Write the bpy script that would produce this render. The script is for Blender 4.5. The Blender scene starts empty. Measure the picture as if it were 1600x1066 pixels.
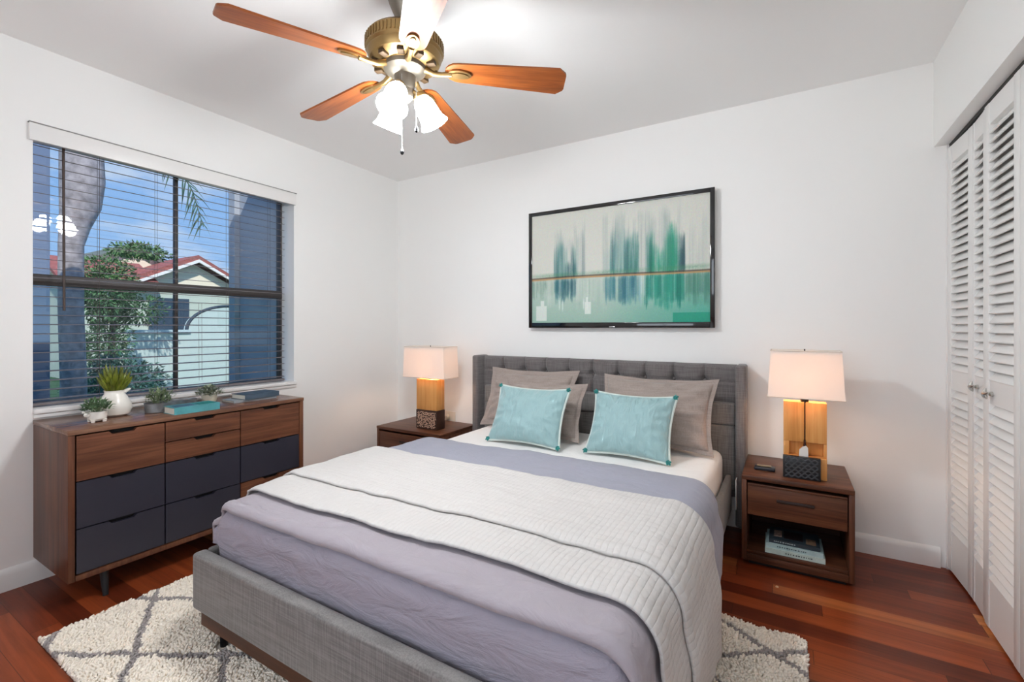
import bpy, bmesh, math, random
import numpy as np
from mathutils import Vector, Matrix, noise
R = math.radians
scene = bpy.context.scene
COL = scene.collection

# ------------------------------------------------------------------ camera
cd = bpy.data.cameras.new('camera')
cam = bpy.data.objects.new('camera', cd)
COL.objects.link(cam)
cam.location = (2.943, -2.959, 1.154)
cam.rotation_euler = (R(90), 0, R(30.9))
cd.sensor_width = 36.0
cd.lens = 36.0 * 718.0 / 1600.0
cd.shift_y = -21.0 / 1600.0
cd.clip_start = 0.02
scene.camera = cam

# ------------------------------------------------------------------ view
vs = scene.view_settings
vs.view_transform = 'Standard'
vs.look = 'None'
vs.gamma = 1.0
vs.use_curve_mapping = False
vs.exposure = 0.0
cy = scene.cycles
cy.max_bounces = 14
cy.diffuse_bounces = 9
cy.glossy_bounces = 4
cy.transmission_bounces = 8
cy.transparent_max_bounces = 16
cy.sample_clamp_indirect = 6.0
cy.caustics_reflective = False
cy.caustics_refractive = False
cy.use_denoising = True

def lin(c):
    """sRGB 0-255 triple to linear rgba"""
    out = []
    for v in c:
        v /= 255.0
        out.append(v / 12.92 if v <= 0.04045 else ((v + 0.055) / 1.055) ** 2.4)
    return (out[0], out[1], out[2], 1.0)

# ------------------------------------------------------------------ sky
world = bpy.data.worlds.new('sky')
scene.world = world
world.use_nodes = True
wt = world.node_tree
wt.nodes.clear()
wo = wt.nodes.new('ShaderNodeOutputWorld')
wb = wt.nodes.new('ShaderNodeBackground')
wb.inputs[1].default_value = 1.0
tc = wt.nodes.new('ShaderNodeTexCoord')
sx = wt.nodes.new('ShaderNodeSeparateXYZ')
wt.links.new(tc.outputs['Generated'], sx.inputs[0])
ra = wt.nodes.new('ShaderNodeValToRGB')
ra.color_ramp.elements[0].position = 0.0
ra.color_ramp.elements[0].color = lin((166, 206, 250))
ra.color_ramp.elements[1].position = 0.55
ra.color_ramp.elements[1].color = lin((96, 158, 236))
wt.links.new(sx.outputs[2], ra.inputs[0])
mpw = wt.nodes.new('ShaderNodeMapping')
mpw.inputs['Scale'].default_value = (2.0, 2.0, 6.0)
wt.links.new(tc.outputs['Generated'], mpw.inputs[0])
nw = wt.nodes.new('ShaderNodeTexNoise')
nw.inputs['Scale'].default_value = 1.8
nw.inputs['Detail'].default_value = 6.0
wt.links.new(mpw.outputs[0], nw.inputs[0])
rw = wt.nodes.new('ShaderNodeValToRGB')
rw.color_ramp.elements[0].position = 0.54
rw.color_ramp.elements[1].position = 0.72
wt.links.new(nw.outputs[0], rw.inputs[0])
mw = wt.nodes.new('ShaderNodeMixRGB')
mw.inputs[2].default_value = lin((240, 246, 252))
wt.links.new(rw.outputs[0], mw.inputs[0])
wt.links.new(ra.outputs[0], mw.inputs[1])
wt.links.new(mw.outputs[0], wb.inputs[0])
wt.links.new(wb.outputs[0], wo.inputs[0])

# ------------------------------------------------------------------ sun (over the roof, lights the neighbouring house)
sd = bpy.data.lights.new('sun', 'SUN')
sd.energy = 4.5
sd.angle = R(0.6)
sd.color = (1.0, 0.96, 0.88)
sun = bpy.data.objects.new('sun', sd)
COL.objects.link(sun)
sun.rotation_euler = Vector((-0.62, 0.30, -0.72)).to_track_quat('-Z', 'Y').to_euler()
sun.location = (6, -3, 9)

FAN_W = 12.0          # each fan bulb
FAN_EM = 60.0         # glowing glass of the fan shades
LAMP_EM = 80.0         # glow of each bedside lamp bulb
FILL_W = 25.0          # strength of the added fill lamp behind the camera

# fill lamp added outside an invented window in the wall behind the camera
dl = bpy.data.lights.new('added_fill', 'AREA')
dl.shape = 'RECTANGLE'
dl.size = 1.7
dl.size_y = 1.3
dl.energy = FILL_W
dl.color = (0.93, 0.97, 1.0)
dlo = bpy.data.objects.new('added_fill', dl)
COL.objects.link(dlo)
dlo.location = (2.25, -4.22, 1.45)
dlo.rotation_euler = (R(90), 0, 0)

# ------------------------------------------------------------------ materials
MATS = {}
def nmat(name):
    m = bpy.data.materials.new(name)
    m.use_nodes = True
    nt = m.node_tree
    return m, nt, nt.nodes['Principled BSDF']

def N(nt, kind, **kw):
    n = nt.nodes.new(kind)
    for k, v in kw.items():
        if k in n.inputs.keys():
            n.inputs[k].default_value = v
        else:
            setattr(n, k, v)
    return n

def math_(nt, op, a, b=None, c=None):
    n = nt.nodes.new('ShaderNodeMath')
    n.operation = op
    for i, v in enumerate((a, b, c)):
        if v is None:
            continue
        if isinstance(v, (int, float)):
            n.inputs[i].default_value = v
        else:
            nt.links.new(v, n.inputs[i])
    return n.outputs[0]

def ramp(nt, fac, stops):
    n = nt.nodes.new('ShaderNodeValToRGB')
    el = n.color_ramp.elements
    while len(el) < len(stops):
        el.new(0.5)
    for e, (p, c) in zip(el, stops):
        e.position = p
        e.color = c if len(c) == 4 else lin(c)
    nt.links.new(fac, n.inputs[0])
    return n.outputs[0]

def plain(name, c, rough=0.5, metal=0.0, spec=0.5, bump=0.0, bscale=60.0, sheen=0.0, coat=0.0, var=0.0):
    if name in MATS:
        return MATS[name]
    m, nt, b = nmat(name)
    b.inputs['Base Color'].default_value = lin(c)
    b.inputs['Roughness'].default_value = rough
    b.inputs['Metallic'].default_value = metal
    b.inputs['Specular IOR Level'].default_value = spec
    b.inputs['Sheen Weight'].default_value = sheen
    b.inputs['Coat Weight'].default_value = coat
    t = N(nt, 'ShaderNodeTexCoord')
    n = N(nt, 'ShaderNodeTexNoise', Scale=bscale, Detail=4.0)
    nt.links.new(t.outputs['Object'], n.inputs['Vector'])
    if var:
        c2 = tuple(max(0, v * (1 - var)) for v in c)
        nt.links.new(ramp(nt, n.outputs[0], [(0.3, c2), (0.7, c)]), b.inputs['Base Color'])
    if bump:
        bp = N(nt, 'ShaderNodeBump', Strength=bump, Distance=0.004)
        nt.links.new(n.outputs[0], bp.inputs['Height'])
        nt.links.new(bp.outputs[0], b.inputs['Normal'])
    MATS[name] = m
    return m

def wood(name, dark, mid, light, axis='Y', rough=0.38, scale=1.0, coat=0.0):
    """grain running along the given object axis"""
    if name in MATS:
        return MATS[name]
    m, nt, b = nmat(name)
    t = N(nt, 'ShaderNodeTexCoord')
    mp = N(nt, 'ShaderNodeMapping')
    s = [26.0 * scale] * 3
    s['XYZ'.index(axis)] = 1.6 * scale
    mp.inputs['Scale'].default_value = s
    nt.links.new(t.outputs['Object'], mp.inputs[0])
    n1 = N(nt, 'ShaderNodeTexNoise', Scale=1.0, Detail=6.0, Roughness=0.62, Distortion=0.6)
    nt.links.new(mp.outputs[0], n1.inputs['Vector'])
    mp2 = N(nt, 'ShaderNodeMapping')
    s2 = [190.0 * scale] * 3
    s2['XYZ'.index(axis)] = 4.0 * scale
    mp2.inputs['Scale'].default_value = s2
    nt.links.new(t.outputs['Object'], mp2.inputs[0])
    n2 = N(nt, 'ShaderNodeTexNoise', Scale=1.0, Detail=2.0)
    nt.links.new(mp2.outputs[0], n2.inputs['Vector'])
    f = math_(nt, 'ADD', math_(nt, 'MULTIPLY', n1.outputs[0], 0.78), math_(nt, 'MULTIPLY', n2.outputs[0], 0.22))
    nt.links.new(ramp(nt, f, [(0.30, dark), (0.50, mid), (0.70, light)]), b.inputs['Base Color'])
    b.inputs['Roughness'].default_value = rough
    b.inputs['Coat Weight'].default_value = coat
    b.inputs['Specular IOR Level'].default_value = 0.3
    bp = N(nt, 'ShaderNodeBump', Strength=0.08, Distance=0.002)
    nt.links.new(f, bp.inputs['Height'])
    nt.links.new(bp.outputs[0], b.inputs['Normal'])
    MATS[name] = m
    return m

def weave(name, c, c2, pitch=0.0022, bump=0.25, rough=0.9, sheen=0.25, slub=1.0):
    """woven cloth: two crossing sets of slubby threads in object space"""
    if name in MATS:
        return MATS[name]
    m, nt, b = nmat(name)
    t = N(nt, 'ShaderNodeTexCoord')
    outs = []
    for sc in ((14, 14, 420), (420, 420, 18)):
        mp = N(nt, 'ShaderNodeMapping')
        mp.inputs['Scale'].default_value = sc
        nt.links.new(t.outputs['Object'], mp.inputs[0])
        n = N(nt, 'ShaderNodeTexNoise', Scale=0.0022 / pitch * 0.6, Detail=2.0)
        nt.links.new(mp.outputs[0], n.inputs['Vector'])
        outs.append(n.outputs[0])
    f = math_(nt, 'MULTIPLY', math_(nt, 'ADD', outs[0], outs[1]), 0.5)
    nt.links.new(ramp(nt, f, [(0.38, c2), (0.62, c)]), b.inputs['Base Color'])
    b.inputs['Roughness'].default_value = rough
    b.inputs['Specular IOR Level'].default_value = 0.2
    b.inputs['Sheen Weight'].default_value = sheen
    bp = N(nt, 'ShaderNodeBump', Strength=bump, Distance=0.002)
    nt.links.new(f, bp.inputs['Height'])
    nt.links.new(bp.outputs[0], b.inputs['Normal'])
    MATS[name] = m
    return m

def cloth(name, c, rough=0.85, wr=0.3, scale=7.0, sheen=0.15, stretch=(1, 1, 1)):
    """soft bed linen with fine crumple bump"""
    if name in MATS:
        return MATS[name]
    m, nt, b = nmat(name)
    t = N(nt, 'ShaderNodeTexCoord')
    mp = N(nt, 'ShaderNodeMapping')
    mp.inputs['Scale'].default_value = stretch
    nt.links.new(t.outputs['Object'], mp.inputs[0])
    n = N(nt, 'ShaderNodeTexNoise', Scale=scale, Detail=7.0, Roughness=0.55, Distortion=1.2)
    nt.links.new(mp.outputs[0], n.inputs['Vector'])
    n2 = N(nt, 'ShaderNodeTexNoise', Scale=600.0, Detail=1.0)
    nt.links.new(t.outputs['Object'], n2.inputs['Vector'])
    f = math_(nt, 'ADD', n.outputs[0], math_(nt, 'MULTIPLY', n2.outputs[0], 0.03))
    bp = N(nt, 'ShaderNodeBump', Strength=wr, Distance=0.03)
    nt.links.new(f, bp.inputs['Height'])
    nt.links.new(bp.outputs[0], b.inputs['Normal'])
    b.inputs['Base Color'].default_value = lin(c)
    b.inputs['Roughness'].default_value = rough
    b.inputs['Specular IOR Level'].default_value = 0.2
    b.inputs['Sheen Weight'].default_value = sheen
    MATS[name] = m
    return m

def quilt(name, c, pu, pv, depth=0.006, rough=0.85):
    """stitched quilting from the cloth's own uv in metres"""
    if name in MATS:
        return MATS[name]
    m, nt, b = nmat(name)
    t = N(nt, 'ShaderNodeTexCoord')
    wn = N(nt, 'ShaderNodeTexNoise', Scale=5.0, Detail=3.0)
    nt.links.new(t.outputs['UV'], wn.inputs['Vector'])
    s = N(nt, 'ShaderNodeSeparateXYZ')
    nt.links.new(t.outputs['UV'], s.inputs[0])
    u = math_(nt, 'ADD', s.outputs[0], math_(nt, 'MULTIPLY', wn.outputs[0], 0.012))
    v = math_(nt, 'ADD', s.outputs[1], math_(nt, 'MULTIPLY', wn.outputs[0], 0.012))
    hu = math_(nt, 'POWER', math_(nt, 'ABSOLUTE', math_(nt, 'SINE', math_(nt, 'MULTIPLY', u, math.pi / pu))), 0.45)
    hv = math_(nt, 'POWER', math_(nt, 'ABSOLUTE', math_(nt, 'SINE', math_(nt, 'MULTIPLY', v, math.pi / pv))), 0.45)
    h = math_(nt, 'ADD', hu, math_(nt, 'MULTIPLY', hv, 0.55))
    n2 = N(nt, 'ShaderNodeTexNoise', Scale=90.0, Detail=3.0)
    nt.links.new(t.outputs['UV'], n2.inputs['Vector'])
    h = math_(nt, 'ADD', h, math_(nt, 'MULTIPLY', n2.outputs[0], 0.8))
    bp = N(nt, 'ShaderNodeBump', Strength=0.8, Distance=depth)
    nt.links.new(h, bp.inputs['Height'])
    nt.links.new(bp.outputs[0], b.inputs['Normal'])
    b.inputs['Base Color'].default_value = lin(c)
    b.inputs['Roughness'].default_value = rough
    b.inputs['Specular IOR Level'].default_value = 0.2
    MATS[name] = m
    return m

def emit(name, c, strength):
    m, nt, b = nmat(name)
    b.inputs['Base Color'].default_value = lin(c)
    b.inputs['Emission Color'].default_value = lin(c)
    b.inputs['Emission Strength'].default_value = strength
    MATS[name] = m
    return m

def glass(name, tint, gloss=0.06):
    m, nt, b = nmat(name)
    nt.nodes.remove(b)
    out = nt.nodes['Material Output']
    tr = N(nt, 'ShaderNodeBsdfTransparent')
    tr.inputs[0].default_value = tint
    gl = N(nt, 'ShaderNodeBsdfGlossy', Roughness=0.02)
    mx = N(nt, 'ShaderNodeMixShader')
    mx.inputs[0].default_value = gloss
    nt.links.new(tr.outputs[0], mx.inputs[1])
    nt.links.new(gl.outputs[0], mx.inputs[2])
    nt.links.new(mx.outputs[0], out.inputs[0])
    MATS[name] = m
    return m

def shade_mat(name, c, transl=0.5):
    m, nt, b = nmat(name)
    nt.nodes.remove(b)
    out = nt.nodes['Material Output']
    df = N(nt, 'ShaderNodeBsdfDiffuse')
    df.inputs[0].default_value = lin(c)
    tl = N(nt, 'ShaderNodeBsdfTranslucent')
    tl.inputs[0].default_value = lin(c)
    mx = N(nt, 'ShaderNodeMixShader')
    mx.inputs[0].default_value = transl
    nt.links.new(df.outputs[0], mx.inputs[1])
    nt.links.new(tl.outputs[0], mx.inputs[2])
    nt.links.new(mx.outputs[0], out.inputs[0])
    MATS[name] = m
    return m

# ------------------------------------------------------------------ mesh collector
class MB:
    """collects shapes in world space; build() links them as ONE mesh object"""
    def __init__(self):
        self.bm = bmesh.new()
        self.uv = None
    def _rot(self, verts, M):
        if M is not None:
            bmesh.ops.transform(self.bm, matrix=M, verts=verts)
    def box(self, lo, hi, bev=0.0, seg=2, M=None):
        tmp = bmesh.new()
        bmesh.ops.create_cube(tmp, size=1.0)
        for v in tmp.verts:
            v.co = Vector(((lo[i] + hi[i]) / 2 + v.co[i] * (hi[i] - lo[i]) for i in range(3)))
        if bev > 0:
            bmesh.ops.bevel(tmp, geom=list(tmp.edges), offset=bev, segments=seg, profile=0.5, affect='EDGES')
        self._take(tmp, M)
        return self
    def _take(self, tmp, M=None):
        mp = {}
        for v in tmp.verts:
            mp[v] = self.bm.verts.new(M @ v.co if M is not None else v.co)
        for f in tmp.faces:
            try:
                self.bm.faces.new([mp[v] for v in f.verts])
            except ValueError:
                pass
        tmp.free()
    def lathe(self, prof, seg=32, c=(0, 0, 0), M=None, close=False):
        rings = []
        for r, z in prof:
            if r < 1e-6:
                rings.append([self._v((c[0], c[1], c[2] + z), M)])
            else:
                rings.append([self._v((c[0] + r * math.cos(2 * math.pi * k / seg), c[1] + r * math.sin(2 * math.pi * k / seg), c[2] + z), M) for k in range(seg)])
        for a, b in zip(rings[:-1], rings[1:]):
            for k in range(seg):
                k2 = (k + 1) % seg
                if len(a) == 1 and len(b) == 1:
                    continue
                if len(a) == 1:
                    self.bm.faces.new([a[0], b[k], b[k2]])
                elif len(b) == 1:
                    self.bm.faces.new([a[k2], a[k], b[0]])
                else:
                    self.bm.faces.new([a[k2], a[k], b[k], b[k2]])
        return self
    def _v(self, p, M=None):
        p = Vector(p)
        return self.bm.verts.new(M @ p if M is not None else p)
    def tube(self, pts, r, seg=8, M=None, closed=False, cap=True):
        pts = [Vector(p) for p in pts]
        n = len(pts)
        rs = r if isinstance(r, (list, tuple)) else [r] * n
        rings = []
        s = None
        for i, p in enumerate(pts):
            a = pts[i - 1] if (i > 0 or closed) else p
            b = pts[(i + 1) % n] if (i < n - 1 or closed) else p
            d = (b - a).normalized() if (b - a).length > 1e-9 else Vector((0, 0, 1))
            if s is None:
                s = d.cross(Vector((0, 0, 1)))
                if s.length < 0.2:
                    s = d.cross(Vector((1, 0, 0)))
            s = s - d * s.dot(d)
            s.normalize()
            t = s.cross(d).normalized()
            rings.append([self._v(p + (s * math.cos(2 * math.pi * k / seg) + t * math.sin(2 * math.pi * k / seg)) * rs[i], M) for k in range(seg)])
        m = n if closed else n - 1
        for i in range(m):
            a, b = rings[i], rings[(i + 1) % n]
            for k in range(seg):
                k2 = (k + 1) % seg
                self.bm.faces.new([a[k], a[k2], b[k2], b[k]])
        if cap and not closed:
            self.bm.faces.new(rings[0][::-1])
            self.bm.faces.new(rings[-1])
        return self
    def prism(self, poly, h0, h1, plane='YZ', M=None):
        """extrude a 2-D outline: plane YZ extrudes along X, XZ along Y, XY along Z"""
        def P(a, b, h):
            return {'YZ': (h, a, b), 'XZ': (a, h, b), 'XY': (a, b, h)}[plane]
        A = [self._v(P(a, b, h0), M) for a, b in poly]
        B = [self._v(P(a, b, h1), M) for a, b in poly]
        n = len(poly)
        self.bm.faces.new(A)
        self.bm.faces.new(B[::-1])
        for i in range(n):
            j = (i + 1) % n
            self.bm.faces.new([A[j], A[i], B[i], B[j]])
        return self
    def grid(self, fn, nu, nv, uvfn=None, M=None, wrap=False):
        """surface from fn(i/nu, j/nv)"""
        V = [[self._v(fn(i / nu, j / nv), M) for j in range(nv + 1)] for i in range(nu + 1)]
        if uvfn and self.uv is None:
            self.uv = self.bm.loops.layers.uv.new('UVMap')
        for i in range(nu):
            for j in range(nv):
                f = self.bm.faces.new([V[i][j], V[i + 1][j], V[i + 1][j + 1], V[i][j + 1]])
                if uvfn:
                    for l, (a, b) in zip(f.loops, ((i, j), (i + 1, j), (i + 1, j + 1), (i, j + 1))):
                        l[self.uv].uv = uvfn(a / nu, b / nv)
        return self
    def build(self, name, mat, parent=None, smooth=30, solid=0.0, solid_off=-1, normals=True):
        if normals:
            bmesh.ops.recalc_face_normals(self.bm, faces=list(self.bm.faces))
        off = Vector((0, 0, 0))
        p = parent
        while p is not None:
            off += p.location
            p = p.parent
        me = bpy.data.meshes.new(name)
        self.bm.to_mesh(me)
        self.bm.free()
        if off.length > 0:
            me.transform(Matrix.Translation(-off))
        me.materials.append(mat)
        if smooth:
            for pl in me.polygons:
                pl.use_smooth = True
            me.set_sharp_from_angle(angle=R(smooth))
        o = bpy.data.objects.new(name, me)
        COL.objects.link(o)
        if parent is not None:
            o.parent = parent
        if solid:
            md = o.modifiers.new('thickness', 'SOLIDIFY')
            md.thickness = solid
            md.offset = solid_off
        return o

def thing(name, label, cat, loc=(0, 0, 0), group=None):
    o = bpy.data.objects.new(name, None)
    o.empty_display_size = 0.05
    COL.objects.link(o)
    o.location = loc
    return tag(o, label, cat, group)

def tag(o, label, cat, group=None):
    o['label'] = label
    o['category'] = cat
    if group:
        o['group'] = group
    return o

def struct(mb, name, mat, smooth=0):
    o = mb.build(name, mat, None, smooth)
    o['kind'] = 'structure'
    return o

def fbm(x, y, z=0.0, o=3):
    return noise.fractal(Vector((x, y, z)), 1.0, 2.0, o)

def sstep(a, b, x):
    t = min(1.0, max(0.0, (x - a) / (b - a)))
    return t * t * (3 - 2 * t)

random.seed(7)

# materials used throughout
wall_m = plain('wall_paint', (243, 243, 241), 0.65, bump=0.04, bscale=90)
ceil_m = plain('ceiling_paint', (245, 245, 244), 0.8, bump=0.03, bscale=90)
white_m = plain('white_gloss_paint', (236, 235, 233), 0.35)
door_m = plain('closet_paint', (236, 235, 233), 0.4)
walnut_y = wood('walnut_y', (62, 36, 25), (96, 58, 40), (128, 82, 58), 'Y')
walnut_x = wood('walnut_x', (56, 31, 22), (88, 52, 35), (116, 73, 50), 'X')
walnut_z = wood('walnut_z', (58, 33, 23), (90, 54, 37), (120, 76, 53), 'Z')
bamboo_z = wood('bamboo_z', (186, 120, 60), (212, 150, 84), (226, 172, 108), 'Z', rough=0.4)
navy_m = plain('navy_lacquer', (42, 41, 52), 0.42)
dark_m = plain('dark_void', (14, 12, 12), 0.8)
black_metal = plain('black_metal', (30, 30, 32), 0.4, metal=0.6)
charcoal_leg = plain('charcoal_metal', (52, 54, 56), 0.45, metal=0.5)
bronze_m = plain('slat_bronze', (118, 110, 110), 0.45)
wand_m = plain('wand_brown', (70, 56, 50), 0.45)
frame_m = plain('window_bronze', (70, 64, 62), 0.5)
brass_m = plain('antique_brass', (150, 122, 78), 0.34, metal=0.85)
pewter_m = plain('pewter', (120, 112, 100), 0.4, metal=0.7)

# ------------------------------------------------------------------ floor
def floor_material():
    m, nt, b = nmat('red_hardwood')
    t = N(nt, 'ShaderNodeTexCoord')
    s = N(nt, 'ShaderNodeSeparateXYZ')
    nt.links.new(t.outputs['Object'], s.inputs[0])
    W, L = 0.083, 0.85
    yr = math_(nt, 'DIVIDE', s.outputs[1], W)
    row = math_(nt, 'FLOOR', yr)
    wn = N(nt, 'ShaderNodeTexWhiteNoise', noise_dimensions='1D')
    nt.links.new(row, wn.inputs['W'])
    xr = math_(nt, 'ADD', math_(nt, 'DIVIDE', s.outputs[0], L), math_(nt, 'MULTIPLY', wn.outputs[0], 7.3))
    colm = math_(nt, 'FLOOR', xr)
    cmb = N(nt, 'ShaderNodeCombineXYZ')
    nt.links.new(row, cmb.inputs[0])
    nt.links.new(colm, cmb.inputs[1])
    w2 = N(nt, 'ShaderNodeTexWhiteNoise', noise_dimensions='2D')
    nt.links.new(cmb.outputs[0], w2.inputs['Vector'])
    mp = N(nt, 'ShaderNodeMapping')
    mp.inputs['Scale'].default_value = (2.2, 38, 1)
    nt.links.new(t.outputs['Object'], mp.inputs[0])
    off = N(nt, 'ShaderNodeVectorMath', operation='ADD')
    sc = N(nt, 'ShaderNodeVectorMath', operation='SCALE')
    sc.inputs['Scale'].default_value = 31.0
    nt.links.new(w2.outputs['Color'], sc.inputs[0])
    nt.links.new(mp.outputs[0], off.inputs[0])
    nt.links.new(sc.outputs[0], off.inputs[1])
    n = N(nt, 'ShaderNodeTexNoise', Scale=1.0, Detail=6.0, Roughness=0.6, Distortion=0.5)
    nt.links.new(off.outputs[0], n.inputs['Vector'])
    base = ramp(nt, w2.outputs[0], [(0.0, (92, 38, 20)), (0.35, (118, 50, 26)), (0.6, (138, 64, 33)), (0.80, (150, 72, 37)), (0.89, (186, 116, 66)), (1.0, (196, 126, 72))])
    grain = ramp(nt, n.outputs[0], [(0.3, (0.62, 0.58, 0.55, 1)), (0.65, (1.08, 1.08, 1.08, 1))])
    mx = N(nt, 'ShaderNodeMixRGB', blend_type='MULTIPLY')
    mx.inputs[0].default_value = 1.0
    nt.links.new(base, mx.inputs[1])
    nt.links.new(grain, mx.inputs[2])
    # joints
    fy = math_(nt, 'ABSOLUTE', math_(nt, 'SUBTRACT', math_(nt, 'FRACT', yr), 0.5))
    fx = math_(nt, 'ABSOLUTE', math_(nt, 'SUBTRACT', math_(nt, 'FRACT', xr), 0.5))
    j = math_(nt, 'MAXIMUM', math_(nt, 'GREATER_THAN', fy, 0.489), math_(nt, 'GREATER_THAN', fx, 0.4985))
    mj = N(nt, 'ShaderNodeMixRGB')
    nt.links.new(math_(nt, 'MULTIPLY', j, 0.7), mj.inputs[0])
    nt.links.new(mx.outputs[0], mj.inputs[1])
    mj.inputs[2].default_value = lin((40, 16, 9))
    nt.links.new(mj.outputs[0], b.inputs['Base Color'])
    b.inputs['Roughness'].default_value = 0.32
    b.inputs['Specular IOR Level'].default_value = 0.3
    return m

RX = 3.60      # closet door plane
HX = 3.553     # header plane
CH = 2.44      # ceiling
FY = -4.05     # wall behind the camera
WY0, WY1, WZ0, WZ1 = -2.285, -0.995, 0.76, 2.078   # window opening

struct(MB().box((-0.2, FY - 0.1, -0.1), (4.25, 0.1, 0.0)), 'floor', floor_material())
struct(MB().box((-0.2, FY - 0.1, CH), (4.25, 0.1, CH + 0.12)), 'ceiling', ceil_m)
struct(MB().box((-0.2, 0.0, 0.0), (4.25, 0.1, CH)), 'wall_back', wall_m)
w = MB()
w.box((-0.2, WY1, 0), (0, 0, CH)).box((-0.2, FY, 0), (0, WY0, CH)).box((-0.2, WY0, 0), (0, WY1, WZ0)).box((-0.2, WY0, WZ1), (0, WY1, CH))
struct(w, 'wall_left', wall_m)
w = MB()
w.box((HX, FY, 2.028), (HX + 0.16, 0, CH)).box((RX, FY, 0), (RX + 0.1, -2.42, 2.028)).box((4.15, FY, 0), (4.25, 0, CH))
struct(w, 'wall_right', wall_m)
w = MB()
w.box((-0.2, FY - 0.1, 0), (1.4, FY, CH)).box((3.1, FY - 0.1, 0), (4.25, FY, CH)).box((1.4, FY - 0.1, 0), (3.1, FY, 0.8)).box((1.4, FY - 0.1, 2.1), (3.1, FY, CH))
struct(w, 'wall_front', wall_m)  # its opening is added to let the fill lamp in
w = MB()
for lo, hi in (((1.4, FY - 0.08, 0.8), (1.44, FY - 0.02, 2.1)), ((3.06, FY - 0.08, 0.8), (3.1, FY - 0.02, 2.1)), ((1.4, FY - 0.08, 0.8), (3.1, FY - 0.02, 0.84)), ((1.4, FY - 0.08, 2.06), (3.1, FY - 0.02, 2.1)), ((2.23, FY - 0.07, 0.8), (2.27, FY - 0.03, 2.1))):
    w.box(lo, hi)
struct(w, 'added_window', white_m)  # invented window frame, added around the fill lamp's opening

def baseboard(x0, y0, x1, y1, name):
    m = MB()
    if abs(y1 - y0) < 1e-6:
        m.prism([(y0, 0), (y0 - 0.016, 0), (y0 - 0.016, 0.070), (y0 - 0.012, 0.084), (y0 - 0.006, 0.092), (y0, 0.096)], x0, x1, 'YZ')
    else:
        m.prism([(x0, 0), (x0 + 0.016, 0), (x0 + 0.016, 0.070), (x0 + 0.012, 0.084), (x0 + 0.006, 0.092), (x0, 0.096)], y0, y1, 'XZ')
    struct(m, name, white_m, 30)
baseboard(0.0, 0.0, 3.575, 0.0, 'baseboard_back')
baseboard(0.0, FY, 0.0, 0.0, 'baseboard_left')
# dark sliding track under the header
struct(MB().box((RX + 0.006, -2.42, 2.012), (RX + 0.03, -0.004, 2.03)), 'trim_1', plain('track_dark', (34, 33, 32), 0.6))
struct(MB().box((RX - 0.004, -0.012, 0), (RX + 0.05, 0.0, 2.028), 0.002), 'trim_2', white_m)

# ------------------------------------------------------------------ closet doors (bifold, louvred)
def closet_door(n, ya, yb, xa, xb, knob=None):
    """panel hinged between (xa, ya) and (xb, yb); local x along the width"""
    d = Vector((xb - xa, yb - ya, 0))
    Wd = d.length
    ang = math.atan2(d.y, d.x)
    M = Matrix.Translation((xa, ya, 0)) @ Matrix.Rotation(ang, 4, 'Z')
    # local +y points into the closet
    T = 0.030
    st = min(0.045, Wd * 0.16)
    m = MB()
    z0, z1 = 0.012, 2.008
    m.box((0.001, 0, z0), (st, T, z1), 0.003, M=M).box((Wd - st, 0, z0), (Wd - 0.001, T, z1), 0.003, M=M)
    for a, b in ((z0, 0.20), (0.865, 0.955), (1.925, z1)):
        m.box((st, 0.003, a), (Wd - st, T - 0.003, b), 0.0, M=M)
    o = struct(m, 'door_%d' % n, door_m, 30)
    s = MB()
    for a, b in ((0.20, 0.865), (0.955, 1.925)):
        k = int(round((b - a) / 0.036))
        for i in range(k):
            z = a + (i + 0.5) * (b - a) / k
            Ms = M @ Matrix.Translation((0, T / 2, z)) @ Matrix.Rotation(R(55), 4, 'X')
            s.box((st - 0.002, -0.0235, -0.0040), (Wd - st + 0.002, 0.0235, 0.0040), 0.0036, 3, M=Ms)
    s.build('louver_slats', door_m, o, 70)
    if knob:
        kb = MB()
        kx, kz = knob
        Mk = M @ Matrix.Translation((kx, 0, kz)) @ Matrix.Rotation(R(90), 4, 'X')
        kb.lathe([(0, -0.004), (0.009, -0.004), (0.009, 0.004), (0.005, 0.008), (0.005, 0.016)], 14, M=Mk)
        for q in range(5):       # starfish-like knob of five arms
            a = q * 2 * math.pi / 5 + 0.3
            e = Vector((math.cos(a) * 0.022, math.sin(a) * 0.022, 0.016))
            kb.tube([(0, 0, 0.021), tuple(e * 0.55 + Vector((0, 0, 0.010))), tuple(e)], [0.008, 0.006, 0.0025], 7, M=Mk)
        kb.build('knob', plain('nickel', (200, 198, 192), 0.25, metal=0.9), o)
    return o
closet_door(1, -0.012, -0.300, RX, RX + 0.012)
closet_door(2, -0.302, -0.482, RX + 0.012, RX + 0.004, (0.075, 0.912))
closet_door(3, -0.486, -0.800, RX, RX, (0.075, 0.905))
closet_door(4, -0.803, -1.205, RX, RX + 0.01)
closet_door(5, -1.208, -1.610, RX + 0.01, RX, (0.33, 0.91))
closet_door(6, -1.614, -2.014, RX, RX + 0.01, (0.07, 0.91))
closet_door(7, -2.016, -2.416, RX + 0.01, RX)

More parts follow.
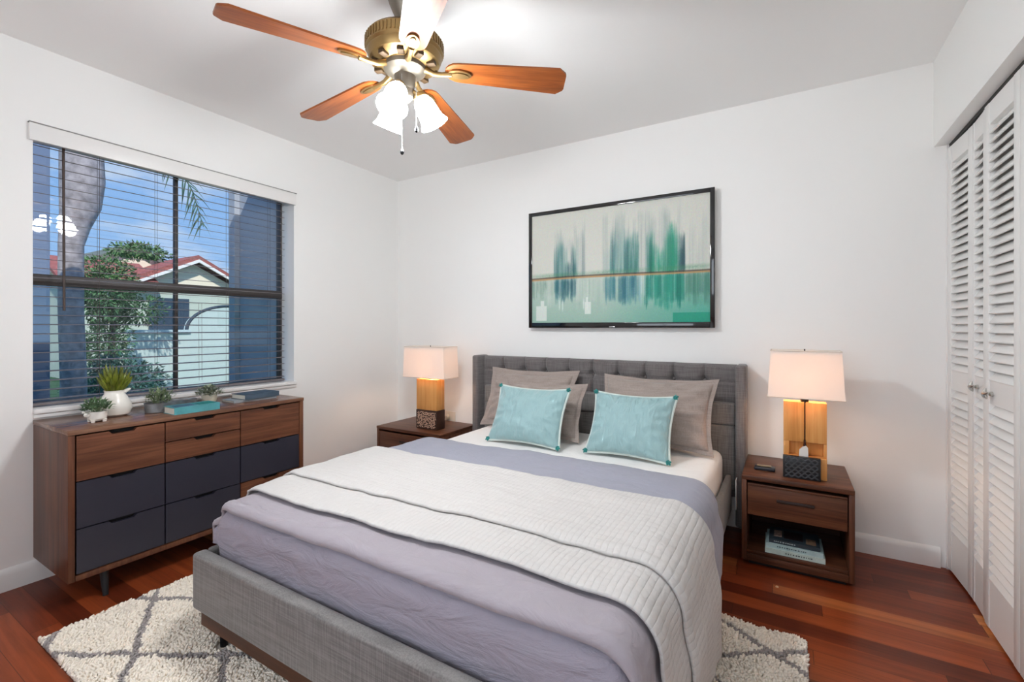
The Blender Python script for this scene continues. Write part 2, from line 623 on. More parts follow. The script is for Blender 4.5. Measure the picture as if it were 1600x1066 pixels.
# ------------------------------------------------------------------ window
GX = -0.15
wf = MB()
for lo, hi in (((GX - 0.04, WY0, WZ0), (GX + 0.012, WY0 + 0.014, WZ1)), ((GX - 0.04, WY1 - 0.012, WZ0), (GX + 0.012, WY1, WZ1)),
               ((GX - 0.04, WY0, WZ0), (GX + 0.012, WY1, WZ0 + 0.035)), ((GX - 0.04, WY0, WZ1 - 0.03), (GX + 0.012, WY1, WZ1)),
               ((GX - 0.02, WY0, 1.358), (GX + 0.014, WY1, 1.412)), ((GX - 0.02, -1.660, WZ0), (GX + 0.008, -1.642, WZ1))):
    wf.box(lo, hi, 0.003)
win = struct(wf, 'window_1', frame_m, 30)
MB().box((GX - 0.008, WY0 + 0.02, 1.41), (GX - 0.004, WY1 - 0.02, WZ1 - 0.028)).build('upper_pane', glass('clear_glass', (0.97, 0.98, 0.98, 1), 0.03), win, 0)
MB().box((GX - 0.012, WY0 + 0.02, WZ0 + 0.033), (GX - 0.008, WY1 - 0.02, 1.36)).build('lower_pane', glass('screened_glass', (0.76, 0.86, 0.89, 1), 0.05), win, 0)
sl = MB().box((-0.115, WY0 + 0.001, WZ0 - 0.0), (0.022, WY1 + 0.012, WZ0 + 0.022), 0.004)
sl.build('window_sill', white_m, win)
# apron moulding under the sill
MB().box((0.0, WY0, WZ0 - 0.02), (0.012, WY1 + 0.012, WZ0 - 0.002), 0.003).build('window_apron', white_m, win)

# blind
bl = thing('venetian_blind', 'brown-grey venetian blind with open slats hanging in the window', 'blind', (-0.075, (WY0 + WY1) / 2, WZ1 - 0.02))
s = MB()
nsl = 28
for i in range(nsl):
    z = 0.815 + (2.008 - 0.815) * i / (nsl - 1)
    M = Matrix.Translation((-0.075, 0, z)) @ Matrix.Rotation(R(9), 4, 'Y')
    s.box((-0.011, WY0 + 0.012, -0.0011), (0.011, WY1 - 0.028, 0.0011), 0.0, M=M)
s.build('slats', bronze_m, bl, 0)
MB().box((-0.10, WY0 + 0.008, 2.024), (-0.055, WY1 - 0.024, 2.065), 0.002).build('head_rail', white_m, bl)
MB().box((-0.09, WY0 + 0.012, 0.786), (-0.062, WY1 - 0.028, 0.800), 0.003).build('bottom_rail', bronze_m, bl)
for y in (-2.03, -1.78, -1.40, -1.13):
    m = MB()
    for dx in (-0.014, 0.014):
        m.tube([(-0.075 + dx, y, 0.79), (-0.075 + dx, y, 2.03)], 0.0009, 5)
    m.build('ladder_cord', wand_m, bl)
m = MB().tube([(-0.045, -2.170, 2.03), (-0.043, -2.168, 1.235)], 0.0055, 8)
m.build('tilt_wand', wand_m, bl)
for dy in (0, 0.016):
    MB().tube([(-0.05, -1.575 + dy, 1.3), (-0.05, -1.573 + dy, 0.84)], 0.001, 5).build('pull_cord', bronze_m, bl)
v = thing('window_valance', 'long white valance box along the top of the window', 'valance', (0, (WY0 + WY1) / 2, 2.04))
MB().box((0.0, -2.300, 2.004), (0.020, -0.990, 2.082), 0.002).build('fascia', white_m, v)
MB().box((0.0, -2.302, 2.082), (0.023, -0.988, 2.086)).build('shadow_strip', plain('shadow_gap', (150, 148, 146), 0.6), v)  # grey strip painted as the shadow line above the valance

# ------------------------------------------------------------------ outdoors
grass_m = plain('lawn_green', (70, 104, 62), 0.9, var=0.3, bscale=6)
g = MB().box((-40, -25, -0.35), (-0.25, 30, -0.15))
struct(g, 'ground_outside', grass_m)
stucco_g = plain('grey_blue_stucco', (172, 178, 190), 0.85, bump=0.15, bscale=200)
o = struct(MB().box((-0.72, WY1 - 0.005, -0.15), (-0.2, WY1 + 0.18, 3.0), 0.004).box((-0.75, WY1 - 0.045, -0.15), (-0.67, WY1 - 0.005, 3.0), 0.004), 'wall_outside', stucco_g)
o = struct(MB().box((-1.65, -2.62, -0.15), (-1.5, -1.855, 3.2), 0.004), 'pillar_outside', plain('slate_blue_stucco', (112, 128, 156), 0.85))

def leaf_blob(m, c, rad, n, size, seed):
    rnd = random.Random(seed)
    for _ in range(n):
        while True:
            p = Vector((rnd.uniform(-1, 1), rnd.uniform(-1, 1), rnd.uniform(-1, 1)))
            if 0.25 < p.length < 1:
                break
        lump = 0.82 + 0.3 * noise.noise(p * 2.2 + Vector((seed, 0, 0)))
        q = Vector((c[i] + p[i] * rad[i] * lump for i in range(3)))
        d = (p + Vector((rnd.uniform(-.6, .6), rnd.uniform(-.6, .6), rnd.uniform(-1.0, .3)))).normalized()
        sd_ = d.cross(Vector((rnd.uniform(-1, 1), rnd.uniform(-1, 1), 1))).normalized()
        L = size * rnd.uniform(0.6, 1.3)
        up = d.cross(sd_) * L * 0.12
        a = m._v(q); b = m._v(q + d * L * 0.5 + sd_ * L * 0.22 + up); e = m._v(q + d * L); f = m._v(q + d * L * 0.5 - sd_ * L * 0.22 + up)
        m.bm.faces.new([a, b, e, f])

leaf_m = plain('tree_leaf', (112, 156, 96), 0.6, var=0.45, bscale=9)
leaf_d = plain('bush_leaf', (96, 142, 122), 0.6, var=0.45, bscale=9)
bark_m = plain('bark', (96, 84, 72), 0.9, bump=0.4, bscale=40)
t = thing('leafy_tree', 'feathery green tree between the palm trunk and the cream house', 'tree', (-6.2, 0.05, -0.15))
m = MB()
leaf_blob(m, (-6.2, -0.05, 1.75), (0.45, 0.48, 0.62), 4200, 0.065, 3)
leaf_blob(m, (-6.4, 0.46, 2.44), (0.35, 0.52, 0.15), 1100, 0.065, 5)
leaf_blob(m, (-6.3, 0.42, 1.45), (0.35, 0.45, 0.30), 900, 0.065, 8)
leaf_blob(m, (-6.3, 0.0, 0.85), (0.4, 0.36, 0.7), 2200, 0.065, 6)
m.build('foliage', leaf_m, t, 0, normals=False)
MB().tube([(-6.2, 0.05, -0.16), (-6.22, 0.02, 0.8), (-6.2, 0.06, 1.9)], [0.07, 0.05, 0.02], 8).build('trunk', bark_m, t)
t = thing('clipped_bush', 'low dark green bush in front of the white garden wall', 'bush', (-4.2, -0.55, -0.15))
m = MB()
leaf_blob(m, (-4.2, -0.55, 0.32), (0.5, 0.62, 0.58), 5000, 0.06, 11)
m.build('foliage', leaf_d, t, 0, normals=False)
MB().tube([(-4.2, -0.5, -0.16), (-4.2, -0.5, 0.5)], [0.05, 0.02], 8).build('stem', bark_m, t)

# palm
t = thing('palm_tree', 'grey palm with swollen trunk top standing just outside the window', 'palm', (-3.0, -1.335, -0.15))
m = MB()
prof = [(-0.16, 0.0, .105), (0.6, 0.02, .098), (1.3, .0, .094), (1.95, 0.0, .094), (2.15, .03, .115), (2.35, .07, .155), (2.6, .085, .17), (2.85, .08, .165), (3.1, .07, .14), (3.5, .06, .11), (3.9, .05, .08)]
m.tube([(-3.0, -1.335 + dy, z) for z, dy, r in prof], [r for z, dy, r in prof], 20)
m.build('trunk', plain('palm_bark', (184, 176, 180), 0.85, bump=0.5, bscale=14, var=0.3), t)
palm_leaf = plain('palm_frond', (92, 124, 104), 0.6, var=0.3, bscale=5)
def frond(m, pts, wl, n, seed):
    rnd = random.Random(seed)
    pts = [Vector(p) for p in pts]
    def at(t_):
        k = t_ * (len(pts) - 1); i = min(int(k), len(pts) - 2); f = k - i
        return pts[i].lerp(pts[i + 1], f)
    m.tube([at(i / 12) for i in range(13)], [0.012 - 0.008 * i / 12 for i in range(13)], 6)
    for i in range(n):
        t_ = 0.12 + 0.88 * i / n
        p = at(t_); d = (at(min(1, t_ + .05)) - at(t_ - .05)).normalized()
        for sgn in (-1, 1):
            sd_ = d.cross(Vector((1, 0.2, 0))).normalized() * sgn
            L = wl * (1 - 0.45 * t_) * rnd.uniform(.8, 1.1)
            e = p + d * L * .45 + sd_ * L * .55 + Vector((rnd.uniform(-.15, .15), 0, -L * .55))
            w_ = d * 0.011
            mid = p.lerp(e, .5) + Vector((0, 0, .03))
            m.bm.faces.new([m._v(p - w_), m._v(mid - w_ * 1.3), m._v(e), m._v(mid + w_ * 1.3), m._v(p + w_)])
for k, pts in enumerate(([(-3.0, -1.25, 3.75), (-3.0, -0.9, 3.6), (-3.0, -0.55, 3.2), (-3.0, -0.28, 2.75), (-3.0, -0.16, 2.35)],
                         [(-3.0, -1.3, 3.8), (-2.7, -1.7, 4.1), (-2.5, -2.2, 4.1), (-2.4, -2.7, 3.7)],
                         [(-3.0, -1.2, 3.8), (-3.4, -0.8, 4.2), (-3.9, -0.4, 4.2), (-4.3, 0.0, 3.7)],
                         [(-3.0, -1.2, 3.8), (-2.5, -0.9, 4.1), (-2.2, -0.6, 4.0), (-2.0, -0.4, 3.5)],
                         [(-3.05, -1.3, 3.8), (-3.5, -1.6, 4.2), (-4.0, -1.9, 4.0), (-4.4, -2.2, 3.4)])):
    m = MB()
    frond(m, pts, 0.42, 34, k)
    m.build('frond', palm_leaf, t, 0, normals=False)

# neighbouring house
h = thing('neighbour_house', 'cream stucco house with red tiled gable roof seen beyond the garden', 'house', (-12.5, 4.0, -0.15))
cream = plain('cream_stucco', (236, 226, 206), 0.9, bump=0.1, bscale=60)
redroof = plain('red_roof_tile', (168, 96, 90), 0.8, bump=0.6, bscale=22, var=0.25)
m = MB()
m.box((-18, 1.2, -0.15), (-12.4, 5.35, 2.42))
m.prism([(2.62, 2.42), (5.25, 2.42), (4.02, 3.05)], -12.4, -12.6, 'YZ')
m.build('walls', cream, h, 0)
m = MB()
m.prism([(2.2, 2.28), (4.02, 3.18), (5.55, 2.38), (5.55, 2.50), (4.02, 3.32), (2.2, 2.42)], -12.15, -15.5, 'YZ')
m.build('gable_roof', redroof, h, 0)
m = MB()
m.prism([(2.35, 2.28), (4.02, 3.10), (5.45, 2.36), (5.45, 2.43), (4.02, 3.19), (2.35, 2.36)], -12.10, -12.16, 'YZ')
m.build('gable_trim', white_m, h, 0)
m = MB()
m.prism([(-12.05, 2.30), (-13.4, 2.95), (-13.4, 3.03), (-12.05, 2.38)], 0.9, 3.0, 'XZ')
m.build('lean_to_roof', redroof, h, 0)
m = MB()
m.box((-18.2, 1.6, 2.0), (-14.2, 4.6, 2.75)).prism([(1.6, 2.75), (4.6, 2.75), (3.1, 3.62)], -14.2, -18.2, 'YZ')
m.build('upper_wing', cream, h, 0)
m = MB()
m.prism([(1.2, 2.50), (3.1, 3.60), (5.0, 2.50), (5.0, 2.60), (3.1, 3.72), (1.2, 2.60)], -14.0, -18.3, 'YZ')
m.build('upper_roof', plain('grey_roof_tile', (120, 128, 118), 0.85, var=0.2, bscale=20), h, 0)
m = MB()
m.box((-12.42, 2.85, 1.05), (-12.34, 3.85, 2.0))
wn_ = m.build('window', plain('dark_glass', (60, 74, 92), 0.15), h, 0)
MB().box((-12.42, 2.75, 0.96), (-12.28, 3.95, 1.05)).build('sill', white_m, wn_, 0)
# white garden wall with an arched dark entry
gw = thing('garden_wall', 'bright white garden wall with arched dark opening outside the window', 'wall', (-7.6, 1.9, -0.15))
m = MB()
ypts = [(0.75, -0.15), (3.2, -0.15), (3.2, 1.62), (2.55, 1.62)]
for k in range(0, 9):
    a = R(90 * k / 8)
    ypts.append((2.55 - 0.85 * math.sin(a), 1.10 + 0.52 * math.cos(a)))
ypts += [(0.75, 1.06)]
m.prism(ypts, -7.6, -7.75, 'YZ')
m.build('wall_body', plain('white_stucco', (240, 236, 226), 0.9), gw, 0)
MB().box((-7.78, 0.7, 1.05), (-7.56, 1.75, 1.11)).build('coping', white_m, gw, 0)
m = MB()
arc = [(-7.62, 2.55 - 0.85 * math.sin(R(90 * k / 10)), 1.10 + 0.52 * math.cos(R(90 * k / 10))) for k in range(11)]
m.tube(arc, 0.035, 6)
m.build('arch_rim', plain('slate_rim', (58, 66, 82), 0.7), gw)

# ------------------------------------------------------------------ ceiling fan
FC = Vector((1.707, -1.68, 0))
fan = thing('ceiling_fan', 'antique brass ceiling fan with five wooden blades and lit tulip shades', 'ceiling fan', (FC.x, FC.y, CH))
m = MB().lathe([(0.0, CH), (0.072, CH - 0.001), (0.072, CH - 0.02), (0.058, CH - 0.07), (0.034, CH - 0.125), (0.018, CH - 0.14), (0.0, CH - 0.14)], 32, FC)
m.build('canopy', pewter_m, fan)
m = MB().lathe([(0.012, CH - 0.13), (0.012, 2.25)], 12, FC)
m.build('downrod', pewter_m, fan)
m = MB()
m.lathe([(0.0, 2.268), (0.03, 2.268), (0.055, 2.262), (0.10, 2.250), (0.132, 2.238), (0.142, 2.226), (0.143, 2.186), (0.137, 2.178), (0.137, 2.170), (0.128, 2.150), (0.112, 2.140), (0.075, 2.134), (0.0, 2.134)], 48, FC)
for k in range(60):
    a = 2 * math.pi * k / 60
    M = Matrix.Translation(FC) @ Matrix.Rotation(a, 4, 'Z')
    m.box((0.140, -0.0025, 2.192), (0.1455, 0.0025, 2.222), M=M)
mh = m.build('motor_housing', brass_m, fan)
for k in range(10):
    a = 2 * math.pi * (k + .5) / 10
    M = Matrix.Translation(FC) @ Matrix.Rotation(a, 4, 'Z')
    MB().box((0.090, -0.012, 2.1295), (0.122, 0.012, 2.1445), 0.003, M=M).build('vent_slot', plain('vent_dark', (70, 52, 30), 0.6, metal=0.4), mh)
m = MB().lathe([(0.0, 2.140), (0.080, 2.140), (0.078, 2.120), (0.062, 2.108), (0.040, 2.100), (0.036, 2.060), (0.030, 2.050), (0.030, 2.020), (0.018, 2.006), (0.0, 2.004)], 32, FC)
m.build('switch_housing', pewter_m, fan)
blade_m = wood('blade_wood', (96, 46, 17), (134, 70, 28), (160, 90, 40), 'X', rough=0.35, coat=0.2)
# grain has to follow each blade, so each blade carries its own rotation
for k in range(5):
    ang = R(30.9 + 2.45 + 72 * k)
    Z = Matrix.Rotation(ang, 4, 'Z')
    droop = Matrix.Translation((0.165, 0, 2.118)) @ Matrix.Rotation(R(3.6), 4, 'Y') @ Matrix.Rotation(R(-11), 4, 'X') @ Matrix.Translation((-0.165, 0, 0))
    b = MB()
    out = []
    L0, L1 = 0.150, 0.607
    for j in range(9):
        a = R(90 + 180 * j / 8)
        out.append((L0 + 0.055 + 0.055 * math.cos(a), 0.047 * math.sin(a)))
    out += [(L1 - 0.028, -0.066), (L1 - 0.004, -0.045), (L1, -0.035), (L1, 0.035), (L1 - 0.004, 0.045), (L1 - 0.028, 0.066)]
    b.prism(out, 0.000, 0.007, 'XY', M=droop)
    bo = b.build('blade', blade_m, None, 30)
    bo.parent = fan
    bo.rotation_euler = (0, 0, ang)
    bo.location = (0, 0, -CH)
    # bracket with an oval medallion under the blade
    q = MB()
    oval = [(0.205 + 0.045 * math.cos(R(15 * i)), 0.023 * math.sin(R(15 * i))) for i in range(24)]
    q.prism(oval, -0.007, -0.0005, 'XY', M=droop)
    ov2 = [(0.205 + 0.034 * math.cos(R(15 * i)), 0.013 * math.sin(R(15 * i))) for i in range(24)]
    q.prism(ov2, -0.011, -0.006, 'XY', M=droop)
    q.tube([(0.075, 0, 2.128), (0.11, 0, 2.112), (0.14, 0, 2.110), (0.175, 0, 2.112)], [0.013, 0.010, 0.009, 0.012], 10)
    qo = q.build('blade_bracket', brass_m, None, 40)
    qo.parent = bo
    qo.location = (0, 0, 0)

glow_m = emit('glowing_glass', (247, 250, 252), FAN_EM)
for ca in (20, 140, 260):
    a = R(30.9 + ca)
    dirv = Vector((math.cos(a), math.sin(a), 0))
    base = FC + dirv * 0.055 + Vector((0, 0, 2.035))
    axis = (dirv * 0.50 + Vector((0, 0, -0.87))).normalized()
    q = axis.to_track_quat('Z', 'Y').to_matrix().to_4x4()
    M = Matrix.Translation(base) @ q
    f = MB()
    f.tube([FC + Vector((0, 0, 2.035)), FC + dirv * 0.03 + Vector((0, 0, 2.048)), base], 0.010, 10)
    f.lathe([(0.0, -0.012), (0.022, -0.010), (0.027, 0.004), (0.024, 0.010)], 20, M=M)
    fo = f.build('light_fitter', brass_m, fan)
    sh = MB()
    sh.lathe([(0.022, 0.004), (0.030, 0.014), (0.038, 0.032), (0.041, 0.055), (0.042, 0.075), (0.046, 0.095), (0.056, 0.115), (0.054, 0.114), (0.043, 0.094), (0.038, 0.075), (0.037, 0.055), (0.034, 0.032), (0.026, 0.014), (0.018, 0.006)], 32, M=M)
    sh.build('tulip_shade', glow_m, fo)
    ld = bpy.data.lights.new('fan_bulb', 'POINT')
    ld.energy = FAN_W
    ld.color = (0.95, 0.975, 1.0)
    ld.shadow_soft_size = 0.035
    lo_ = bpy.data.objects.new('fan_bulb', ld)
    COL.objects.link(lo_)
    lo_.location = (base - Vector((FC.x, FC.y, CH))) + axis * 0.115
    lo_.parent = fan
for (dx, dy, zt, zb) in ((0.045, 0.012, 2.09, 1.905), (0.018, -0.035, 2.09, 1.812)):
    p = FC + Vector((dx, dy, 0))
    c = MB().tube([p + Vector((0, 0, zt)), p + Vector((0.002, 0, zb))], 0.0011, 6)
    co = c.build('pull_chain', plain('chain_silver', (190, 188, 184), 0.35, metal=0.8), fan)
    k = MB().lathe([(0, 0.012), (0.003, 0.010), (0.0075, -0.002), (0.006, -0.010), (0, -0.015)], 14, p + Vector((0.002, 0, zb - 0.008)))
    k.build('chain_fob', black_metal, co)

# ------------------------------------------------------------------ wall-hung screen with art
tv = thing('wall_screen', 'wide black-bezelled screen hung above the headboard, showing teal abstract art', 'television', (1.963, 0, 1.56))
TX0, TX1, TZ0, TZ1, TY = 1.345, 2.582, 1.152, 1.975, -0.055
m = MB()
bz, bb = 0.026, 0.036
gloss_black = plain('gloss_black', (16, 17, 20), 0.08, coat=0.5)
for lo, hi in (((TX0, TY, TZ0), (TX0 + bz, TY + 0.014, TZ1)), ((TX1 - bz, TY, TZ0), (TX1, TY + 0.014, TZ1)), ((TX0 + bz, TY, TZ1 - bz), (TX1 - bz, TY + 0.014, TZ1)), ((TX0 + bz, TY, TZ0), (TX1 - bz, TY + 0.014, TZ0 + bb))):
    m.box(lo, hi, 0.002)
m.build('bezel', gloss_black, tv)
MB().box((TX0 + 0.002, TY + 0.010, TZ0 + 0.002), (TX1 - 0.002, -0.012, TZ1 - 0.002), 0.003).build('housing', plain('silver_side', (176, 174, 170), 0.4, metal=0.3), tv)
MB().box((1.55, -0.014, 1.35), (2.35, 0.0, 1.75)).build('wall_bracket', black_metal, tv)
MB().box((1.944, TY - 0.003, TZ0 + 0.004), (1.984, TY + 0.001, TZ0 + 0.010), 0.001).build('badge', plain('badge_silver', (210, 210, 212), 0.2, metal=0.8), tv)

def art_pixels(nx, ny):
    rng = np.random.default_rng(5)
    u = np.linspace(0, 1, nx)[None, :] * np.ones((ny, 1))
    v = np.linspace(1, 0, ny)[:, None] * np.ones((1, nx))      # v: 0 bottom .. 1 top (row 0 = top)
    img = np.zeros((ny, nx, 3))
    top = np.array([206, 208, 199.]); low = np.array([150, 182, 168.])
    img[:] = top
    hz = 0.405
    b = (v < hz)
    k = np.clip((hz - v) / hz, 0, 1)[..., None]
    img = np.where(b[..., None], np.array([186, 200, 190.]) * (1 - k) + low * k, img)
    # teal wash growing to the lower right
    wgt = np.clip((u - 0.45) / 0.5, 0, 1) * np.clip((hz - v) / hz * 1.3, 0, 1)
    img = img * (1 - 0.55 * wgt[..., None]) + np.array([30, 150, 128.]) * 0.55 * wgt[..., None]
    def stroke(x, w_, y0, y1, c, al, fray=0.12):
        xi0 = int(max(0, (x - w_ / 2) * nx)); xi1 = int(min(nx, max(xi0 + 1, (x + w_ / 2) * nx)))
        for xi in range(xi0, min(xi1, nx)):
            a0 = y0 + rng.normal(0, fray * .25); a1 = y1 + rng.normal(0, fray * .3)
            vv = v[:, xi]
            e = np.clip((vv - a0) / .03, 0, 1) * np.clip((a1 - vv) / (fray + .02), 0, 1)
            tex = 0.72 + 0.28 * rng.random(ny)
            al_ = (al * e * tex * rng.uniform(.6, 1))[:, None]
            img[:, xi] = img[:, xi] * (1 - al_) + np.array(c) * al_
    def cluster(x0, x1, y1, cols, n, al=.55, wmax=.03, y0=hz):
        for _ in range(n):
            x = rng.uniform(x0, x1)
            c = cols[rng.integers(len(cols))]
            stroke(x, rng.uniform(.002, wmax), y0 - .01, y1 * rng.uniform(.6, 1.0) + .0, c, al * rng.uniform(.3, 1.1))
    def wide(x0, x1, y1, cols, n, al=.42):
        for _ in range(n):
            x = rng.uniform(x0, x1); w_ = rng.uniform(.015, .04); yt = hz + (y1 - hz) * rng.uniform(.55, 1.0)
            c = cols[rng.integers(len(cols))]
            for q in range(int(w_ * nx)):
                stroke(x - w_ / 2 + q / nx, 1.0 / nx, hz - .01, yt, c, al * rng.uniform(.35, 1.15), .035)
    def wider(x0, x1, y0, cols, n, al=.5):
        for _ in range(n):
            x = rng.uniform(x0, x1); w_ = rng.uniform(.015, .045); yb_ = y0 + rng.uniform(0, .1)
            c = cols[rng.integers(len(cols))]
            for q in range(int(w_ * nx)):
                stroke(x - w_ / 2 + q / nx, 1.0 / nx, yb_, hz, c, al * rng.uniform(.35, 1.15), .02)
    teal = [(32, 96, 100), (60, 128, 124), (112, 158, 152), (26, 70, 80), (140, 172, 166)]
    green = [(16, 128, 98), (28, 142, 112), (14, 104, 84), (80, 150, 126)]
    pale = [(160, 176, 172), (140, 160, 158), (184, 192, 186)]
    wide(.15, .34, .90, pale, 12); wide(.46, .64, .96, pale, 12); wide(.65, .88, .98, pale, 14); wide(.16, .30, .76, teal, 9); wide(.21, .285, .58, [(24, 62, 74), (30, 84, 88)], 6, .6); wide(.47, .64, .82, teal, 12); wide(.54, .64, .74, [(38, 110, 100), (30, 90, 92)], 6, .55); wide(.69, .86, .78, green, 10, .55); wide(.70, .85, .62, green, 10, .75); wide(.70, .725, .84, [(14, 100, 84)], 3, .7); wide(.80, .84, .86, green, 3, .7); wide(.86, .89, .74, [(24, 60, 70)], 3, .7)
    cluster(.15, .34, .92, pale, 26, .5); cluster(.46, .64, .98, pale, 26, .5); cluster(.65, .88, 1.0, pale, 30, .5); cluster(.88, 1.0, .9, pale, 14, .35)
    cluster(.16, .30, .82, teal, 26, .5); cluster(.20, .285, .58, [(24, 62, 74), (30, 84, 88)], 16, .75)
    cluster(.48, .64, .86, teal, 34, .5); cluster(.53, .64, .72, [(38, 110, 100), (26, 78, 82)], 14, .6)
    cluster(.68, .86, .80, green, 22, .55); cluster(.70, .84, .62, green, 26, .85); cluster(.80, .84, .82, green, 6, .8); cluster(.69, .72, .78, [(14, 96, 84)], 6, .8)
    cluster(.855, .895, .70, [(24, 60, 70), (40, 92, 96)], 6, .8)
    for x in (.165, .33, .66, .335, .5):
        stroke(x, .003, hz, .8, (70, 84, 90), .6)
    # reflections below the gold line
    def refl(x0, x1, y0, cols, n, al, wmax=.028):
        for _ in range(n):
            x = rng.uniform(x0, x1)
            stroke(x, rng.uniform(.003, wmax), y0 + rng.uniform(-.03, .12), hz, cols[rng.integers(len(cols))], al * rng.uniform(.3, 1.1), .02)
    wider(.17, .29, .18, [(28, 72, 88), (58, 110, 120)], 8, .55); wider(.46, .64, .15, [(50, 110, 130), (30, 92, 104), (90, 140, 150)], 12, .5); wider(.68, .87, .10, [(18, 134, 112), (12, 110, 96)], 14, .6); wider(.87, 1.0, .12, [(60, 120, 104), (80, 140, 122)], 9, .5); wider(.0, .15, .2, [(110, 140, 124), (150, 170, 156)], 6, .4); wider(.3, .46, .1, [(206, 214, 206), (160, 184, 170)], 8, .4)
    refl(.16, .29, .18, [(28, 72, 88), (58, 110, 120), (36, 90, 98)], 22, .7)
    refl(.46, .64, .16, [(40, 104, 124), (70, 130, 140), (30, 92, 104), (120, 160, 156)], 32, .65)
    refl(.64, .68, .14, [(196, 214, 214), (120, 170, 190), (230, 236, 236)], 6, .7, .008)
    refl(.68, .87, .12, [(18, 134, 112), (26, 150, 126), (12, 110, 96)], 34, .7)
    refl(.87, 1.0, .12, [(60, 120, 104), (80, 140, 122), (48, 100, 92)], 22, .6)
    refl(.0, .1, .22, [(96, 130, 118), (130, 160, 146)], 12, .5); refl(.1, .16, .1, [(200, 210, 202)], 6, .5); refl(.30, .46, .12, [(206, 214, 206), (150, 176, 164)], 22, .45)
    for x in (.185, .205, .335, .355):
        stroke(x, .008, .10, .22, (232, 238, 234), .7, .02)
    # green undergrowth just over the line
    gm = np.clip(1 - np.abs(v - (hz + .028)) / .03, 0, 1) * (0.35 + .4 * rng.random((ny, nx)))
    gm *= (np.abs(np.sin(u * 9)) * .5 + .5)
    img[:] = img * (1 - gm[..., None] * .8) + np.array([70, 132, 96.]) * gm[..., None] * .8
    # gold line over a dark one
    ln = hz - 0.008 + .006 * np.sin(u * 5)
    dk = np.clip(1 - np.abs(v - ln - .012) / .012, 0, 1)[..., None]
    img[:] = img * (1 - dk * .85) + np.array([58, 44, 34.]) * dk * .85
    gd = np.clip(1 - np.abs(v - ln) / .011, 0, 1)[..., None]
    img[:] = img * (1 - gd) + np.array([186, 136, 86.]) * gd
    # bright teal corner block and pale bottle shape
    c = (u > .82) & (v < .075)
    img[c] = img[c] * .4 + np.array([0, 138, 108.]) * .6
    for (x0, x1, y0, y1) in ((.027, .10, .018, .155), (.057, .082, .155, .205), (.34, .375, .075, .18), (.345, .36, .18, .225)):
        c = (u > x0) & (u < x1) & (v > y0) & (v < y1)
        img[c] = img[c] * .2 + np.array([222, 228, 222.]) * .8
    img += rng.normal(0, 3.5, img.shape)
    return np.clip(img, 0, 255)

def screen_mesh():
    nx, ny = 300, 190
    img = art_pixels(nx, ny) / 255.0
    linc = np.where(img <= 0.04045, img / 12.92, ((img + 0.055) / 1.055) ** 2.4)
    xs = np.linspace(TX0 + bz - .001, TX1 - bz + .001, nx) - tv.location.x
    zs = np.linspace(TZ1 - bz + .001, TZ0 + bb - .001, ny) - tv.location.z
    X_, Z_ = np.meshgrid(xs, zs)
    V = np.stack([X_.ravel(), np.full(X_.size, TY + 0.006), Z_.ravel()], 1)
    idx = np.arange(nx * ny).reshape(ny, nx)
    F = np.stack([idx[1:, :-1].ravel(), idx[1:, 1:].ravel(), idx[:-1, 1:].ravel(), idx[:-1, :-1].ravel()], 1)
    me = bpy.data.meshes.new('screen')
    me.from_pydata(V.tolist(), [], F.tolist())
    at = me.color_attributes.new('art', 'FLOAT_COLOR', 'POINT')
    rgba = np.concatenate([linc.reshape(-1, 3), np.ones((nx * ny, 1))], 1).astype(np.float32)
    at.data.foreach_set('color', rgba.ravel())
    mm, nt, b = nmat('screen_art')
    an = N(nt, 'ShaderNodeVertexColor', layer_name='art')
    nt.links.new(an.outputs[0], b.inputs['Base Color'])
    b.inputs['Roughness'].default_value = 0.5
    b.inputs['Specular IOR Level'].default_value = 0.25
    me.materials.append(mm)
    ob = bpy.data.objects.new('screen', me)
    COL.objects.link(ob)
    ob.parent = tv
screen_mesh()

# ------------------------------------------------------------------ outlet
ot = thing('wall_outlet', 'white wall outlet with plug behind the far nightstand lamp', 'outlet', (0.58, 0, 0.42))
MB().box((0.535, -0.006, 0.365), (0.640, 0, 0.470), 0.002).build('cover_plate', plain('ivory_plastic', (226, 220, 208), 0.4), ot)
MB().lathe([(0, 0), (0.021, 0), (0.020, 0.018), (0.014, 0.026), (0, 0.026)], 18, M=Matrix.Translation((0.567, -0.006, 0.425)) @ Matrix.Rotation(R(90), 4, 'X')).build('plug', plain('ivory_plug', (206, 200, 186), 0.4), ot)

# ------------------------------------------------------------------ dresser
DX, DY0, DY1, DZ0, DZ1 = 0.452, -2.288, -1.235, 0.115, 0.735
dr = thing('dresser', 'long walnut dresser with navy drawers and charcoal legs under the window', 'dresser', (0.23, -1.76, 0))
m = MB()
m.box((0.018, DY0, DZ0), (DX, DY0 + 0.022, DZ1 - 0.0205), 0.002).box((0.018, DY1 - 0.022, DZ0), (DX, DY1, DZ1 - 0.0205), 0.002)
m.box((0.018, DY0 + 0.0225, DZ0), (DX, DY1 - 0.0225, DZ0 + 0.022), 0.002)
m.build('carcass', walnut_z, dr)
MB().box((0.016, DY0 - 0.002, DZ1 - 0.020), (DX + 0.003, DY1 + 0.002, DZ1), 0.003).build('top_board', wood('walnut_top', (80, 52, 40), (112, 78, 60), (140, 104, 82), 'Y', rough=0.22), dr)
MB().box((0.02, DY0 + 0.023, DZ0 + 0.023), (DX - 0.045, DY1 - 0.023, DZ1 - 0.021)).build('inner_case', dark_m, dr, 0)  # near-black liner, shade behind the drawer notches put into colour
ys = [DY0 + 0.025, -1.948, -1.603, DY1 - 0.025]
zr = [DZ0 + 0.025, 0.325, 0.520, DZ1 - 0.024]
